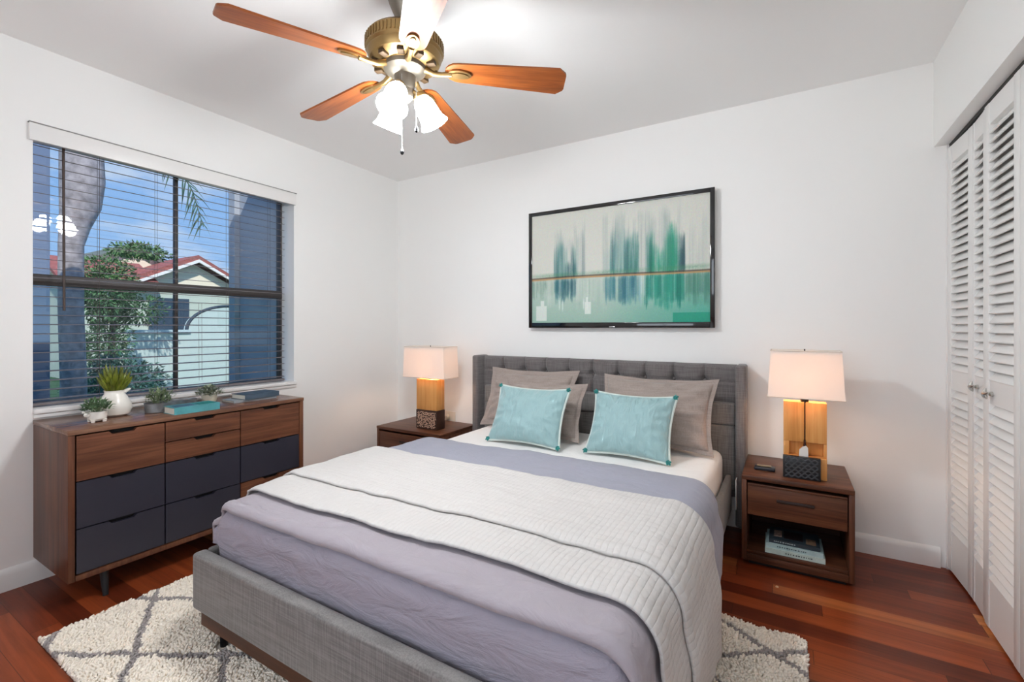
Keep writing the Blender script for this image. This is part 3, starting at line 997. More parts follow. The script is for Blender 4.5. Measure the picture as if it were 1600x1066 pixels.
def drawer(y0, y1, z0, z1, mat, ncut=1, label=None):
    g_ = 0.0025
    y0 += g_; y1 -= g_; z0 += g_; z1 -= g_
    yc = (y0 + y1) / 2
    hw, hd = 0.050, 0.013
    poly = [(y0, z0), (y1, z0), (y1, z1), (yc + hw, z1), (yc + hw - 0.012, z1 - hd), (yc - hw + 0.012, z1 - hd), (yc - hw, z1), (y0, z1)]
    o = MB().prism(poly, DX - 0.024, DX - 0.004, 'YZ').build('drawer', mat, dr, 0)
    if label:
        o['label'] = label
    MB().box((DX - 0.032, yc - hw, z1 - hd - 0.004), (DX - 0.0245, yc + hw, z1)).build('pull_shadow', dark_m, o, 0)  # dark piece painting the shade inside the notch
for c in range(3):
    a, b = ys[c], ys[c + 1]
    if c == 1:
        zm = (zr[2] + zr[3]) / 2
        drawer(a, b, zm, zr[3], walnut_y, label='shallow walnut drawer'); drawer(a, b, zr[2], zm, walnut_y, label='shallow walnut drawer')
    else:
        drawer(a, b, zr[2], zr[3], walnut_y, label='walnut drawer')
    drawer(a, b, zr[1], zr[2], navy_m, label='navy drawer')
    drawer(a, b, zr[0], zr[1], walnut_y if c == 2 else navy_m, label='walnut drawer' if c == 2 else 'navy drawer')
for (x, y) in ((0.40, DY0 + 0.13), (0.40, DY1 - 0.13), (0.09, DY0 + 0.13), (0.09, DY1 - 0.13)):
    sg = 0.02 if x > 0.2 else -0.02
    MB().tube([(x, y, DZ0), (x + sg * .5, y, 0.06), (x + sg, y, 0.0)], [0.017, 0.014, 0.010], 14).build('leg', charcoal_leg, dr)

# ------------------------------------------------------------------ nightstands
def nightstand(label, X0, X1, Y0, Y1, H, loc):
    n = thing('nightstand', label, 'nightstand', loc, 'walnut nightstands beside the bed')
    th = 0.022
    MB().box((X0, Y0, H - th), (X1, Y1, H), 0.003).build('top_board', walnut_x, n)
    for xa, xb in ((X0, X0 + th), (X1 - th, X1)):
        MB().box((xa, Y0 + 0.003, 0.02), (xb, Y1, H - th - 0.0005), 0.002).build('side_panel', walnut_z, n)
    zb = H * 0.165
    MB().box((X0 + th + .0005, Y0 + 0.012, zb - 0.018), (X1 - th - .0005, Y1 - 0.01, zb), 0.002).build('shelf_board', walnut_x, n)
    MB().box((X0 + th + .0005, Y0 + 0.006, 0.02), (X1 - th - .0005, Y0 + 0.024, zb - 0.0185), 0.002).build('lower_rail', walnut_x, n)
    MB().box((X0 + th + .0005, Y1 - 0.012, 0.02), (X1 - th - .0005, Y1 - 0.002, H - th - .001)).build('back_panel', wood('walnut_shaded', (40, 22, 15), (58, 34, 24), (74, 46, 32), 'X'), n)  # darker walnut copy, the open shelf's inner shade is in its colour
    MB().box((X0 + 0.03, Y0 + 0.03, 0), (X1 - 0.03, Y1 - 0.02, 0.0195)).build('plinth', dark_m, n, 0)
    z0, z1 = H * 0.565, H - th - 0.016
    d = MB()
    d.box((X0 + th + 0.004, Y0 + 0.006, z0), (X1 - th - 0.004, Y0 + 0.026, z1), 0.002)
    d.box((X0 + th + 0.004, Y0 + 0.0, z1 - 0.008), (X1 - th - 0.004, Y0 + 0.012, z1 + 0.002), 0.002)
    d.box((X0 + th + 0.012, Y0 + 0.0265, z0 + 0.004), (X1 - th - 0.012, Y1 - 0.03, z1 - 0.02))
    dd = d.build('drawer', walnut_x, n)
    xc = (X0 + X1) / 2
    hm = MB().box((xc - 0.075, Y0 - 0.001, (z0 + z1) / 2 + 0.004), (xc + 0.075, Y0 + 0.0055, (z0 + z1) / 2 + 0.018), 0.002)
    hm.build('slot_handle', plain('slot_dark', (38, 20, 14), 0.6), dd)
    return n
nsr = nightstand('walnut nightstand with books on its open shelf, beside the louvred closet', 2.752, 3.200, -0.452, -0.03, 0.435, (2.976, -0.24, 0))
nsl = nightstand('walnut nightstand between bed and window wall, carrying the carved-base lamp', 0.235, 0.86, -0.462, -0.03, 0.400, (0.547, -0.24, 0))

# ------------------------------------------------------------------ bedside lamps
shade_lit = shade_mat('linen_shade', (246, 240, 234), 0.27)
def shade_box(cx, cy_, z0, z1, wx0, wy0, wx1, wy1, seg=14):
    """open tapered rectangular shade: wx0/wy0 bottom half sizes, wx1/wy1 top"""
    m = MB()
    co = lambda hx, hy, z: [(cx - hx, cy_ - hy, z), (cx + hx, cy_ - hy, z), (cx + hx, cy_ + hy, z), (cx - hx, cy_ + hy, z)]
    t_ = 0.0025
    rings = [co(wx0, wy0, z0), co(wx1, wy1, z1), co(wx1 - t_, wy1 - t_, z1), co(wx0 - t_, wy0 - t_, z0)]
    V = [[m._v(p) for p in r] for r in rings]
    for i in range(4):
        a, b = V[i], V[(i + 1) % 4]
        for k in range(4):
            k2 = (k + 1) % 4
            m.bm.faces.new([a[k], a[k2], b[k2], b[k]])
    return m
def lamp_common(lp, cx, cy_, z0, z1, hx, hy, tx, ty, zpole):
    sh = shade_box(cx, cy_, z0, z1, hx, hy, tx, ty).build('lamp_shade', shade_lit, lp, 0)
    for z, a, b in ((z0, hx, hy), (z1, tx, ty)):
        rim = MB()
        pts = [(cx - a, cy_ - b, z), (cx + a, cy_ - b, z), (cx + a, cy_ + b, z), (cx - a, cy_ + b, z)]
        for k in range(4):
            rim.tube([pts[k], pts[(k + 1) % 4]], 0.0026, 6)
        rim.build('rim_tape', plain('linen_tape', (226, 214, 200), 0.8), sh)
    h = MB()
    h.tube([(cx, cy_, zpole), (cx, cy_, z0 - 0.01)], 0.008, 12)
    h.lathe([(0.0, 0), (0.016, 0), (0.018, 0.02), (0.012, 0.045), (0, 0.045)], 14, (cx, cy_, z0 - 0.029))
    h.build('socket_stem', black_metal, lp)
    h = MB().tube([(cx - tx + .003, cy_, z1 - 0.004), (cx + tx - .003, cy_, z1 - 0.004)], 0.0018, 6)
    h.tube([(cx, cy_, z1 - 0.004), (cx, cy_, z1 + 0.008)], 0.003, 8)
    h.build('finial', black_metal, sh)
    MB().box((cx - tx + .004, cy_ - ty + .004, z1 - 0.012), (cx + tx - .004, cy_ + ty - .004, z1 - 0.009)).build('uplight_blocker', plain('blocker_linen', (232, 222, 208), 0.9), sh, 0)  # unseen cap added to cut the lamp's upward glow
    bu = MB().lathe([(0, 0), (0.012, 0.004), (0.014, 0.02), (0.026, 0.045), (0.030, 0.065), (0.022, 0.085), (0, 0.093)], 18, (cx, cy_, z0 + 0.016))
    bu.build('bulb', MATS.get('bulb_glow') or emit('bulb_glow', (255, 212, 174), LAMP_EM), lp)

# carved lamp by the window
cx, cy_ = 0.648, -0.315
la = thing('table_lamp', 'lit table lamp with carved dark band around its wood base, near the window', 'lamp', (cx, cy_, 0.40), 'bedside lamps')
MB().box((cx - 0.098, cy_ - 0.045, 0.542), (cx + 0.098, cy_ + 0.045, 0.770), 0.002).build('wood_column', bamboo_z, la)
m = MB().box((cx - 0.100, cy_ - 0.047, 0.40), (cx + 0.100, cy_ + 0.047, 0.540), 0.002)
band = m.build('carved_band', plain('dark_carved', (58, 34, 24), 0.5), la)
band['label'] = 'dark brown band with pale carved scrolls'
m = MB()
rnd = random.Random(4)
for i in range(13):
    for j in range(8):
        x = cx - 0.088 + 0.176 * (i + .5 + rnd.uniform(-.25, .25)) / 13
        z = 0.412 + 0.116 * (j + .5 + rnd.uniform(-.25, .25)) / 8
        a0 = rnd.uniform(0, 6.28); r_ = rnd.uniform(.004, .007)
        m.tube([(x + r_ * math.cos(a0 + t_), cy_ - 0.0482, z + r_ * math.sin(a0 + t_)) for t_ in (0, .8, 1.6, 2.4, 3.2, 4.0)], 0.0021, 5)
m.build('scroll_relief', plain('carved_pale', (206, 170, 146), 0.5), band)
lamp_common(la, cx, cy_, 0.785, 1.012, 0.198, 0.085, 0.190, 0.080, 0.765)

# lamp by the closet
cx, cy_ = 3.016, -0.325
lb = thing('table_lamp', 'lit table lamp with woven black block on its wood base, near the closet', 'lamp', (cx, cy_, 0.435), 'bedside lamps')
X0, X1 = cx - 0.088, cx + 0.088
m = MB()
m.box((X0, cy_ - 0.035, 0.435), (X1, cy_ + 0.045, 0.537), 0.002)
m.box((X0, cy_ + 0.012, 0.537), (X1, cy_ + 0.045, 0.795), 0.002)
m.box((X0, cy_ - 0.020, 0.603), (X0 + 0.086, cy_ + 0.0115, 0.795), 0.0015).box((X0 + 0.091, cy_ - 0.020, 0.603), (X1, cy_ + 0.0115, 0.795), 0.0015)
m.box((X0, cy_ - 0.020, 0.5375), (X0 + 0.024, cy_ + 0.0115, 0.6025), 0.001).box((X1 - 0.012, cy_ - 0.020, 0.5375), (X1, cy_ + 0.0115, 0.6025), 0.001)
m.build('wood_column', bamboo_z, lb)
MB().box((X0 + 0.0862, cy_ + 0.008, 0.603), (X0 + 0.0908, cy_ + 0.0118, 0.795)).build('center_groove', plain('groove_brown', (70, 34, 16), 0.6), lb, 0)
blk = MB().box((X0 - 0.002, cy_ - 0.062, 0.435), (X0 + 0.150, cy_ - 0.036, 0.539), 0.002).build('woven_block', plain('black_lacquer', (26, 27, 30), 0.4), lb)
blk['label'] = 'black block with woven strip face'
m = MB()
for i in range(10):
    for j in range(7):
        x = X0 + 0.008 + 0.132 * (i + .5) / 10; z = 0.440 + 0.094 * (j + .5) / 7
        a = R(38) if (i + j) % 2 else R(-38)
        M = Matrix.Translation((x, cy_ - 0.0625, z)) @ Matrix.Rotation(a, 4, 'Y')
        m.box((-0.0085, -0.003, -0.0030), (0.0085, 0.002, 0.0030), 0.001, 1, M=M)
m.build('woven_strips', plain('graphite_strip', (62, 64, 68), 0.35), blk)
lamp_common(lb, cx, cy_, 0.820, 1.042, 0.154, 0.085, 0.142, 0.078, 0.79)
# small bottle in the lamp's niche
bt = thing('perfume_bottle', 'small white bottle with dark stopper standing in the lamp niche', 'bottle', (X0 + 0.084, cy_ - 0.012, 0.507))
bx, by = X0 + 0.084, cy_ - 0.026
bt.location.z = 0.5375
m = MB()
m.prism([(bx - 0.020, 0.5375), (bx + 0.018, 0.5375), (bx + 0.017, 0.578), (bx + 0.008, 0.590), (bx - 0.004, 0.583), (bx - 0.018, 0.567)], by - 0.007, by + 0.007, 'XZ')
m.build('bottle_body', plain('milk_glass', (232, 228, 222), 0.3), bt, 40)
MB().lathe([(0.0, 0.0), (0.006, 0.0), (0.0066, 0.010), (0.005, 0.020), (0.0045, 0.036), (0.0, 0.038)], 14, (bx + 0.004, by + 0.0, 0.580)).build('stopper', plain('amber_dark', (52, 24, 16), 0.25), bt)

# remote and small clutter
rm = thing('remote_control', 'flat black remote control lying on the nightstand by the woven lamp', 'remote', (2.845, -0.305, 0.435))
m = MB().box((2.800, -0.335, 0.435), (2.892, -0.285, 0.452), 0.004)
m.build('body', plain('remote_black', (26, 26, 34), 0.35), rm)
MB().box((2.812, -0.318, 0.452), (2.875, -0.296, 0.4575), 0.002).build('keypad', plain('remote_gold', (150, 130, 100), 0.3, metal=0.5), rm)

# ------------------------------------------------------------------ books
def book(name, label, c, lo, hi, rot, cover_c, page_c=(226, 222, 210), group=None, spine_marks=None, cover_art=None):
    """closed book lying flat, spine on the -y side"""
    ctr = Vector(((lo[0] + hi[0]) / 2, (lo[1] + hi[1]) / 2, lo[2]))
    b = thing(name, label, 'book', ctr, group)
    M = Matrix.Translation(ctr) @ Matrix.Rotation(rot, 4, 'Z') @ Matrix.Translation(-ctr)
    t_ = 0.0025
    m = MB()
    m.box(lo, (hi[0], hi[1], lo[2] + t_), M=M).box((lo[0], lo[1], hi[2] - t_), hi, M=M).box((lo[0], lo[1], lo[2] + t_), (hi[0], lo[1] + t_, hi[2] - t_), M=M)
    m.build('cover', plain('cover_' + c, cover_c, 0.35, var=0.12, bscale=25), b, 0)
    MB().box((lo[0] + 0.003, lo[1] + t_, lo[2] + t_), (hi[0] - 0.003, hi[1] - 0.003, hi[2] - t_), M=M).build('pages', plain('pages_%d' % page_c[0], page_c, 0.9), b, 0)
    if spine_marks:
        m = MB()
        rnd_ = random.Random(len(label))
        x = lo[0] + (hi[0] - lo[0]) * spine_marks[0]
        while x < lo[0] + (hi[0] - lo[0]) * spine_marks[1]:
            w_ = rnd_.uniform(0.003, 0.008)
            m.box((x, lo[1] - 0.0006, lo[2] + (hi[2] - lo[2]) * .38), (x + w_, lo[1] + 0.0004, lo[2] + (hi[2] - lo[2]) * .62), M=M)
            x += w_ + rnd_.uniform(.002, .006)
        m.build('spine_lettering', plain('letter_' + c, spine_marks[2], 0.5), b, 0)
    if cover_art:
        for (x0, x1, y0, y1, cc) in cover_art:
            MB().box((lo[0] + (hi[0] - lo[0]) * x0, lo[1] + (hi[1] - lo[1]) * y0, hi[2] - .0005), (lo[0] + (hi[0] - lo[0]) * x1, lo[1] + (hi[1] - lo[1]) * y1, hi[2] + .0006), M=M).build('cover_picture', plain('art_%d_%d' % (cc[0], cc[2]), cc, 0.5, var=0.35, bscale=90), b, 0)
    return b
zs = 0.435 * 0.165 + 0.0006
g_ns = 'books on the nightstand shelf'
book('book', 'pale aqua book at the bottom of the pile on the nightstand shelf', 'aqua', (2.850, -0.430, zs), (3.092, -0.245, zs + 0.024), R(1), (196, 214, 208), group=g_ns, spine_marks=(.35, .8, (70, 84, 84)))
book('book', 'light blue book in the middle of the pile on the nightstand shelf', 'mist', (2.856, -0.424, zs + 0.0242), (3.086, -0.250, zs + 0.0452), R(0), (178, 204, 206), group=g_ns, spine_marks=(.2, .7, (60, 80, 86)))
book('book', 'dark picture-covered book topping the pile on the nightstand shelf', 'ink', (2.868, -0.415, zs + 0.0454), (3.074, -0.258, zs + 0.0644), R(0), (46, 58, 66), group=g_ns, spine_marks=(.1, .5, (170, 180, 180)), cover_art=[(.10, .26, .25, .75, (176, 150, 136)), (.74, .93, .1, .5, (150, 120, 96)), (.3, .68, .2, .8, (40, 24, 26))])
DT = DZ1
book('book', 'teal book lying in front of the oval tin planter on the dresser', 'teal', (0.2775, -1.8575, DT), (0.4825, -1.7475, DT + 0.034), R(90), (82, 158, 164), spine_marks=None, cover_art=[(.05, .5, .1, .8, (70, 110, 130)), (.55, .95, .1, .8, (20, 140, 128))])
book('book', 'slate blue hardback lying on top of the thin grey book on the dresser', 'slate', (0.165, -1.485, DT + 0.0122), (0.370, -1.350, DT + 0.040), R(92), (72, 88, 104), spine_marks=None)
book('book', 'thin pale grey book under the slate blue hardback on the dresser', 'grey', (0.1375, -1.5125, DT), (0.3825, -1.3825, DT + 0.012), R(89), (150, 158, 164))

# ------------------------------------------------------------------ plants on the dresser
def leaf(m, p, d, L, wd, curl=0.3, nrm=None, seg=4):
    d = d.normalized()
    s_ = d.cross(Vector((0, 0, 1)))
    s_ = s_.normalized() if s_.length > 1e-3 else Vector((1, 0, 0))
    n_ = s_.cross(d)
    prev = None
    for i in range(seg + 1):
        t_ = i / seg
        c = p + d * L * t_ - n_ * 0 + Vector((0, 0, -curl * L * t_ * t_))
        w_ = wd * math.sin(math.pi * (0.12 + 0.88 * t_)) if i < seg else 0.0
        if i == seg:
            m.bm.faces.new([prev[0], prev[1], m._v(c)])
        else:
            a, b, e = m._v(c - s_ * w_), m._v(c + s_ * w_), None
            if prev:
                m.bm.faces.new([prev[0], prev[1], b, a])
            prev = (a, b)
def herb(m, c, rad, h, n, L, wd, seed, up=0.9):
    rnd_ = random.Random(seed)
    for _ in range(n):
        a = rnd_.uniform(0, 6.283); r_ = rad * math.sqrt(rnd_.random())
        zz = rnd_.uniform(0.15, 1.0) * h * math.sqrt(max(0.05, 1 - (r_ / rad) ** 2 * .75))
        p = Vector((c[0] + r_ * math.cos(a), c[1] + r_ * math.sin(a), c[2] + zz))
        d = Vector((math.cos(a) * r_ / rad + rnd_.uniform(-.7, .7), math.sin(a) * r_ / rad + rnd_.uniform(-.7, .7), up * rnd_.uniform(0.1, 1.2)))
        leaf(m, p, d, L * rnd_.uniform(.6, 1.2), wd * rnd_.uniform(.7, 1.2), 0.25, seg=3)
    for _ in range(n // 12):
        a = rnd_.uniform(0, 6.283); r_ = rad * .8 * rnd_.random()
        m.tube([(c[0] + r_ * .3 * math.cos(a), c[1] + r_ * .3 * math.sin(a), c[2] - 0.01), (c[0] + r_ * math.cos(a), c[1] + r_ * math.sin(a), c[2] + h * .75)], 0.0008, 4)
soil_m = plain('soil', (60, 48, 38), 0.95)
ceramic = plain('white_ceramic', (238, 234, 226), 0.25)
# vase with aloe-like succulent
vx, vy = 0.20, -2.055
va = thing('white_vase', 'white pot-bellied vase holding a spiky succulent on the dresser', 'vase', (vx, vy, DT))
m = MB().lathe([(0.0, 0.0), (0.042, 0.0), (0.058, 0.010), (0.066, 0.035), (0.062, 0.062), (0.048, 0.090), (0.038, 0.106), (0.037, 0.116), (0.040, 0.122), (0.036, 0.121), (0.033, 0.112), (0.033, 0.100), (0.0, 0.098)], 36, (vx, vy, DT))
m.tube([(vx + 0.012, vy + 0.034, DT + 0.112), (vx + 0.016, vy + 0.050, DT + 0.122), (vx + 0.018, vy + 0.056, DT + 0.126)], [0.010, 0.007, 0.003], 8)
m.build('vase_body', ceramic, va)
m = MB()
rnd = random.Random(9)
for ring, (n_, el, L) in enumerate(((12, 50, .085), (11, 63, .10), (8, 75, .115), (5, 84, .12))):
    for k in range(n_):
        a = 2 * math.pi * (k + ring * .37) / n_ + rnd.uniform(-.1, .1)
        e = R(el + rnd.uniform(-5, 5))
        d = Vector((math.cos(a) * math.cos(e), math.sin(a) * math.cos(e), math.sin(e)))
        b0 = Vector((vx + .012 * math.cos(a), vy + .012 * math.sin(a), DT + 0.108))
        L_ = L * rnd.uniform(.85, 1.05)
        m.tube([b0, b0 + d * L_ * .35 + Vector((0, 0, .002)), b0 + d * L_ * .7 + Vector((0, 0, .008)), b0 + d * L_ + Vector((0, 0, .018))], [.007, .010, .008, .001], 6)
sc_ = m.build('succulent', plain('succulent_green', (128, 140, 40), 0.45, var=0.5, bscale=30), va)
# little cow-shaped pot with herb
px_, py_ = 0.300, -2.150
po = thing('small_white_pot', 'small white footed pot of grassy herb in front of the white vase', 'plant pot', (px_, py_, DT))
m = MB()
m.lathe([(0.0, 0.006), (0.026, 0.006), (0.033, 0.014), (0.036, 0.030), (0.036, 0.046), (0.033, 0.047), (0.031, 0.042), (0.0, 0.040)], 28, (px_, py_, DT))
for dx, dy in ((.02, .02), (-.02, .02), (.02, -.02), (-.02, -.02)):
    m.tube([(px_ + dx, py_ + dy, DT), (px_ + dx, py_ + dy, DT + 0.012)], [0.007, 0.009], 10)
m.lathe([(0, -0.011), (0.008, -0.008), (0.0115, 0), (0.008, 0.008), (0, 0.011)], 12, (px_ + .016, py_ - .040, DT + .036))
m.lathe([(0, -0.007), (0.005, -0.005), (0.007, 0), (0.005, 0.005), (0, 0.007)], 10, (px_ + .005, py_ - .047, DT + .048))
m.build('pot_body', ceramic, po)
m = MB(); herb(m, (px_, py_, DT + 0.044), 0.048, 0.058, 330, 0.026, 0.0045, 21)
m.build('herb_leaves', plain('herb_green', (134, 168, 124), 0.6, var=0.4, bscale=60), po, 0, normals=False)
# oval tin
tx_, ty_ = 0.285, -1.90
ti = thing('oval_tin_planter', 'grey oval tin planter of herbs behind the teal book on the dresser', 'planter', (tx_, ty_, DT))
m = MB()
M = Matrix.Translation((tx_, ty_ + .07, DT)) @ Matrix.Diagonal((0.55, 1.0, 1.0, 1.0))
M = Matrix.Translation((tx_ - 0.025, ty_ + .055, DT)) @ Matrix.Diagonal((0.50, 1.0, 1.0, 1.0))
m.lathe([(0.0, 0.002), (0.108, 0.0), (0.112, 0.003), (0.114, 0.045), (0.117, 0.048), (0.113, 0.049), (0.110, 0.040), (0.0, 0.036)], 44, M=M)
m.build('tin_body', plain('zinc', (140, 142, 144), 0.45, metal=0.5, var=0.2, bscale=30), ti)
m = MB(); herb(m, (tx_ - .02, ty_ - 0.005, DT + 0.038), 0.046, 0.085, 240, 0.026, 0.0036, 33, 1.6)
herb(m, (tx_ - .03, ty_ + 0.035, DT + 0.038), 0.035, 0.06, 80, 0.026, 0.0036, 34, 1.4)
m.build('herb_leaves', plain('herb_grey_green', (146, 166, 122), 0.6, var=0.4, bscale=60), ti, 0, normals=False)
# small pot near the books
qx, qy = 0.175, -1.625
qo = thing('round_white_pot', 'round white pot of silvery herb between the oval tin and the books', 'plant pot', (qx, qy, DT))
MB().lathe([(0.0, 0.0), (0.026, 0.0), (0.034, 0.010), (0.038, 0.032), (0.036, 0.046), (0.033, 0.047), (0.031, 0.038), (0.0, 0.036)], 28, (qx, qy, DT)).build('pot_body', plain('cream_ceramic', (226, 220, 200), 0.35), qo)
m = MB(); herb(m, (qx, qy, DT + 0.038), 0.060, 0.058, 300, 0.028, 0.005, 44, 0.7)
m.build('herb_leaves', plain('herb_silver', (160, 172, 142), 0.65, var=0.45, bscale=60), qo, 0, normals=False)

# ------------------------------------------------------------------ bed frame
linen = weave('grey_linen', (132, 129, 127), (104, 101, 99))
linen_d = weave('dark_grey_linen', (122, 117, 116), (98, 93, 92), bump=0.15)
BX0, BX1, BF = 1.100, 2.680, -2.130
RZ0, RZ1 = 0.140, 0.340
bed = thing('bed_frame', 'low grey upholstered queen bed frame with tufted winged headboard', 'bed', (1.9, -1.0, 0))
MB().box((BX0, BF, RZ0), (BX1, BF + 0.05, RZ1), 0.012, 3).build('foot_rail', linen, bed)
MB().box((BX0, BF + 0.0505, RZ0), (BX0 + 0.03, -0.156, RZ1), 0.010, 3).build('side_rail', linen, bed)
MB().box((BX1 - 0.03, BF + 0.0505, RZ0), (BX1, -0.156, RZ1), 0.010, 3).build('side_rail', linen, bed)
pl_m = wood('plinth_wood', (52, 30, 20), (78, 46, 30), (98, 60, 40), 'X')
m = MB()
PZ = 0.080
m.box((BX0 + 0.025, BF + 0.02, PZ), (BX1 - 0.025, BF + 0.045, RZ0 - .0005)).box((BX0 + 0.025, BF + 0.045, PZ), (BX0 + 0.05, -0.12, RZ0 - .0005)).box((BX1 - 0.05, BF + 0.045, PZ), (BX1 - 0.025, -0.12, RZ0 - .0005))
m.build('plinth', pl_m, bed, 0)
for x in (BX0 + 0.10, (BX0 + BX1) / 2, BX1 - 0.10):
    for y in (BF + 0.06, -0.25):
        MB().tube([(x, y, 0.0065 if y < -1 else 0.0), (x, y, PZ + 0.03)], [0.012, 0.016], 12).build('foot', black_metal, bed)
MB().box((BX0 + 0.03, BF + 0.051, RZ0 + 0.02), (BX1 - 0.03, -0.12, RZ0 + 0.06)).build('slat_base', pl_m, bed, 0)

HB0, HB1, HZ = 0.930, 2.752, 0.945
def headboard():
    yb, yf = -0.028, -0.085
    W_, = (HB1 - HB0 - 0.10,)
    x0, x1 = HB0 + 0.05, HB1 - 0.05
    z0 = 0.20
    ncol = 10
    pw = (x1 - x0) / ncol
    zrow = [0.846, 0.690]
    def f(u, v):
        x = x0 + (x1 - x0) * u
        z = z0 + (HZ - z0) * v
        d = 0.0
        seam = 1e9
        k = round((x - x0) / pw)
        dx = abs(x - (x0 + k * pw))
        d -= 0.012 * math.exp(-(dx / 0.008) ** 2) if 0 < k < ncol else 0
        for zr_ in zrow:
            dz = abs(z - zr_)
            d -= 0.005 * math.exp(-(dz / 0.008) ** 2)
            if 0 < k < ncol:
                rr = math.hypot(dx, dz)
                d -= 0.030 * math.exp(-(rr / 0.024) ** 2)
        edge = min(1.0, (HZ - z) / 0.03)
        rnd_ = 0.022 * (1 - math.sqrt(max(0, 1 - (1 - edge) ** 2)))
        # soft belly of each square
        bx_ = abs(math.sin(math.pi * (x - x0) / pw))
        d += 0.012 * bx_ ** 0.6
        return (x, yf - 0.006 - d + rnd_, z)
    m = MB().grid(f, 264, 110)
    m.box((x0 - .001, yb - .03, z0), (x1 + .001, yb, HZ - .004), 0.004)
    hb = m.build('headboard', linen_d, bed, 60)
    for k in range(1, ncol):
        b = MB()
        b.lathe([(0, 0.006), (0.006, 0.004), (0.009, 0), (0.006, -0.004), (0, -0.006)], 12, M=Matrix.Translation((x0 + k * pw, yf + 0.020, zrow[0])) @ Matrix.Rotation(R(90), 4, 'X'))
        b.build('tuft_button', linen_d, hb)
    for xa, xb in ((HB0, HB0 + 0.052), (HB1 - 0.052, HB1)):
        MB().box((xa, -0.178, 0.06), (xb, yb, HZ + 0.003), 0.014, 3).build('wing', linen_d, hb)
    # lower padded panel in front of the tufting
    MB().box((x0 + 0.045, -0.152, 0.25), (x1 - 0.006, -0.106, 0.608), 0.014, 3).box((x0 + 0.045, -0.152, 0.6085), (x1 - 0.006, -0.106, 0.735), 0.014, 3).build('lower_panel', linen, hb)
headboard()

# ------------------------------------------------------------------ mattress and bedding
MX0, MX1, MY0, MY1, MZ0, MZ1 = 1.140, 2.640, -2.028, -0.158, 0.205, 0.478
sheet_m = cloth('white_sheet', (240, 238, 236), wr=0.22, scale=6)
m = MB().box((MX0, MY0, MZ0), (MX1, MY1, MZ1), 0.05, 5)
bmesh.ops.subdivide_edges(m.bm, edges=[e for e in m.bm.edges if e.calc_length() > 0.2], cuts=24, use_grid_fill=True)
for vv in m.bm.verts:
    if vv.co.z > MZ1 - 0.04:
        vv.co.z -= 0.003 * abs(fbm(vv.co.x * 4, vv.co.y * 4, 1.0))
ma = m.build('mattress', sheet_m, None, 50)
MB().box((2.716, -0.34, 0.215), (2.719, -0.29, 0.37), 0.001).build('sheet_corner', sheet_m, ma)
tag(ma, 'queen mattress in white fitted sheet resting inside the grey bed frame', 'mattress')

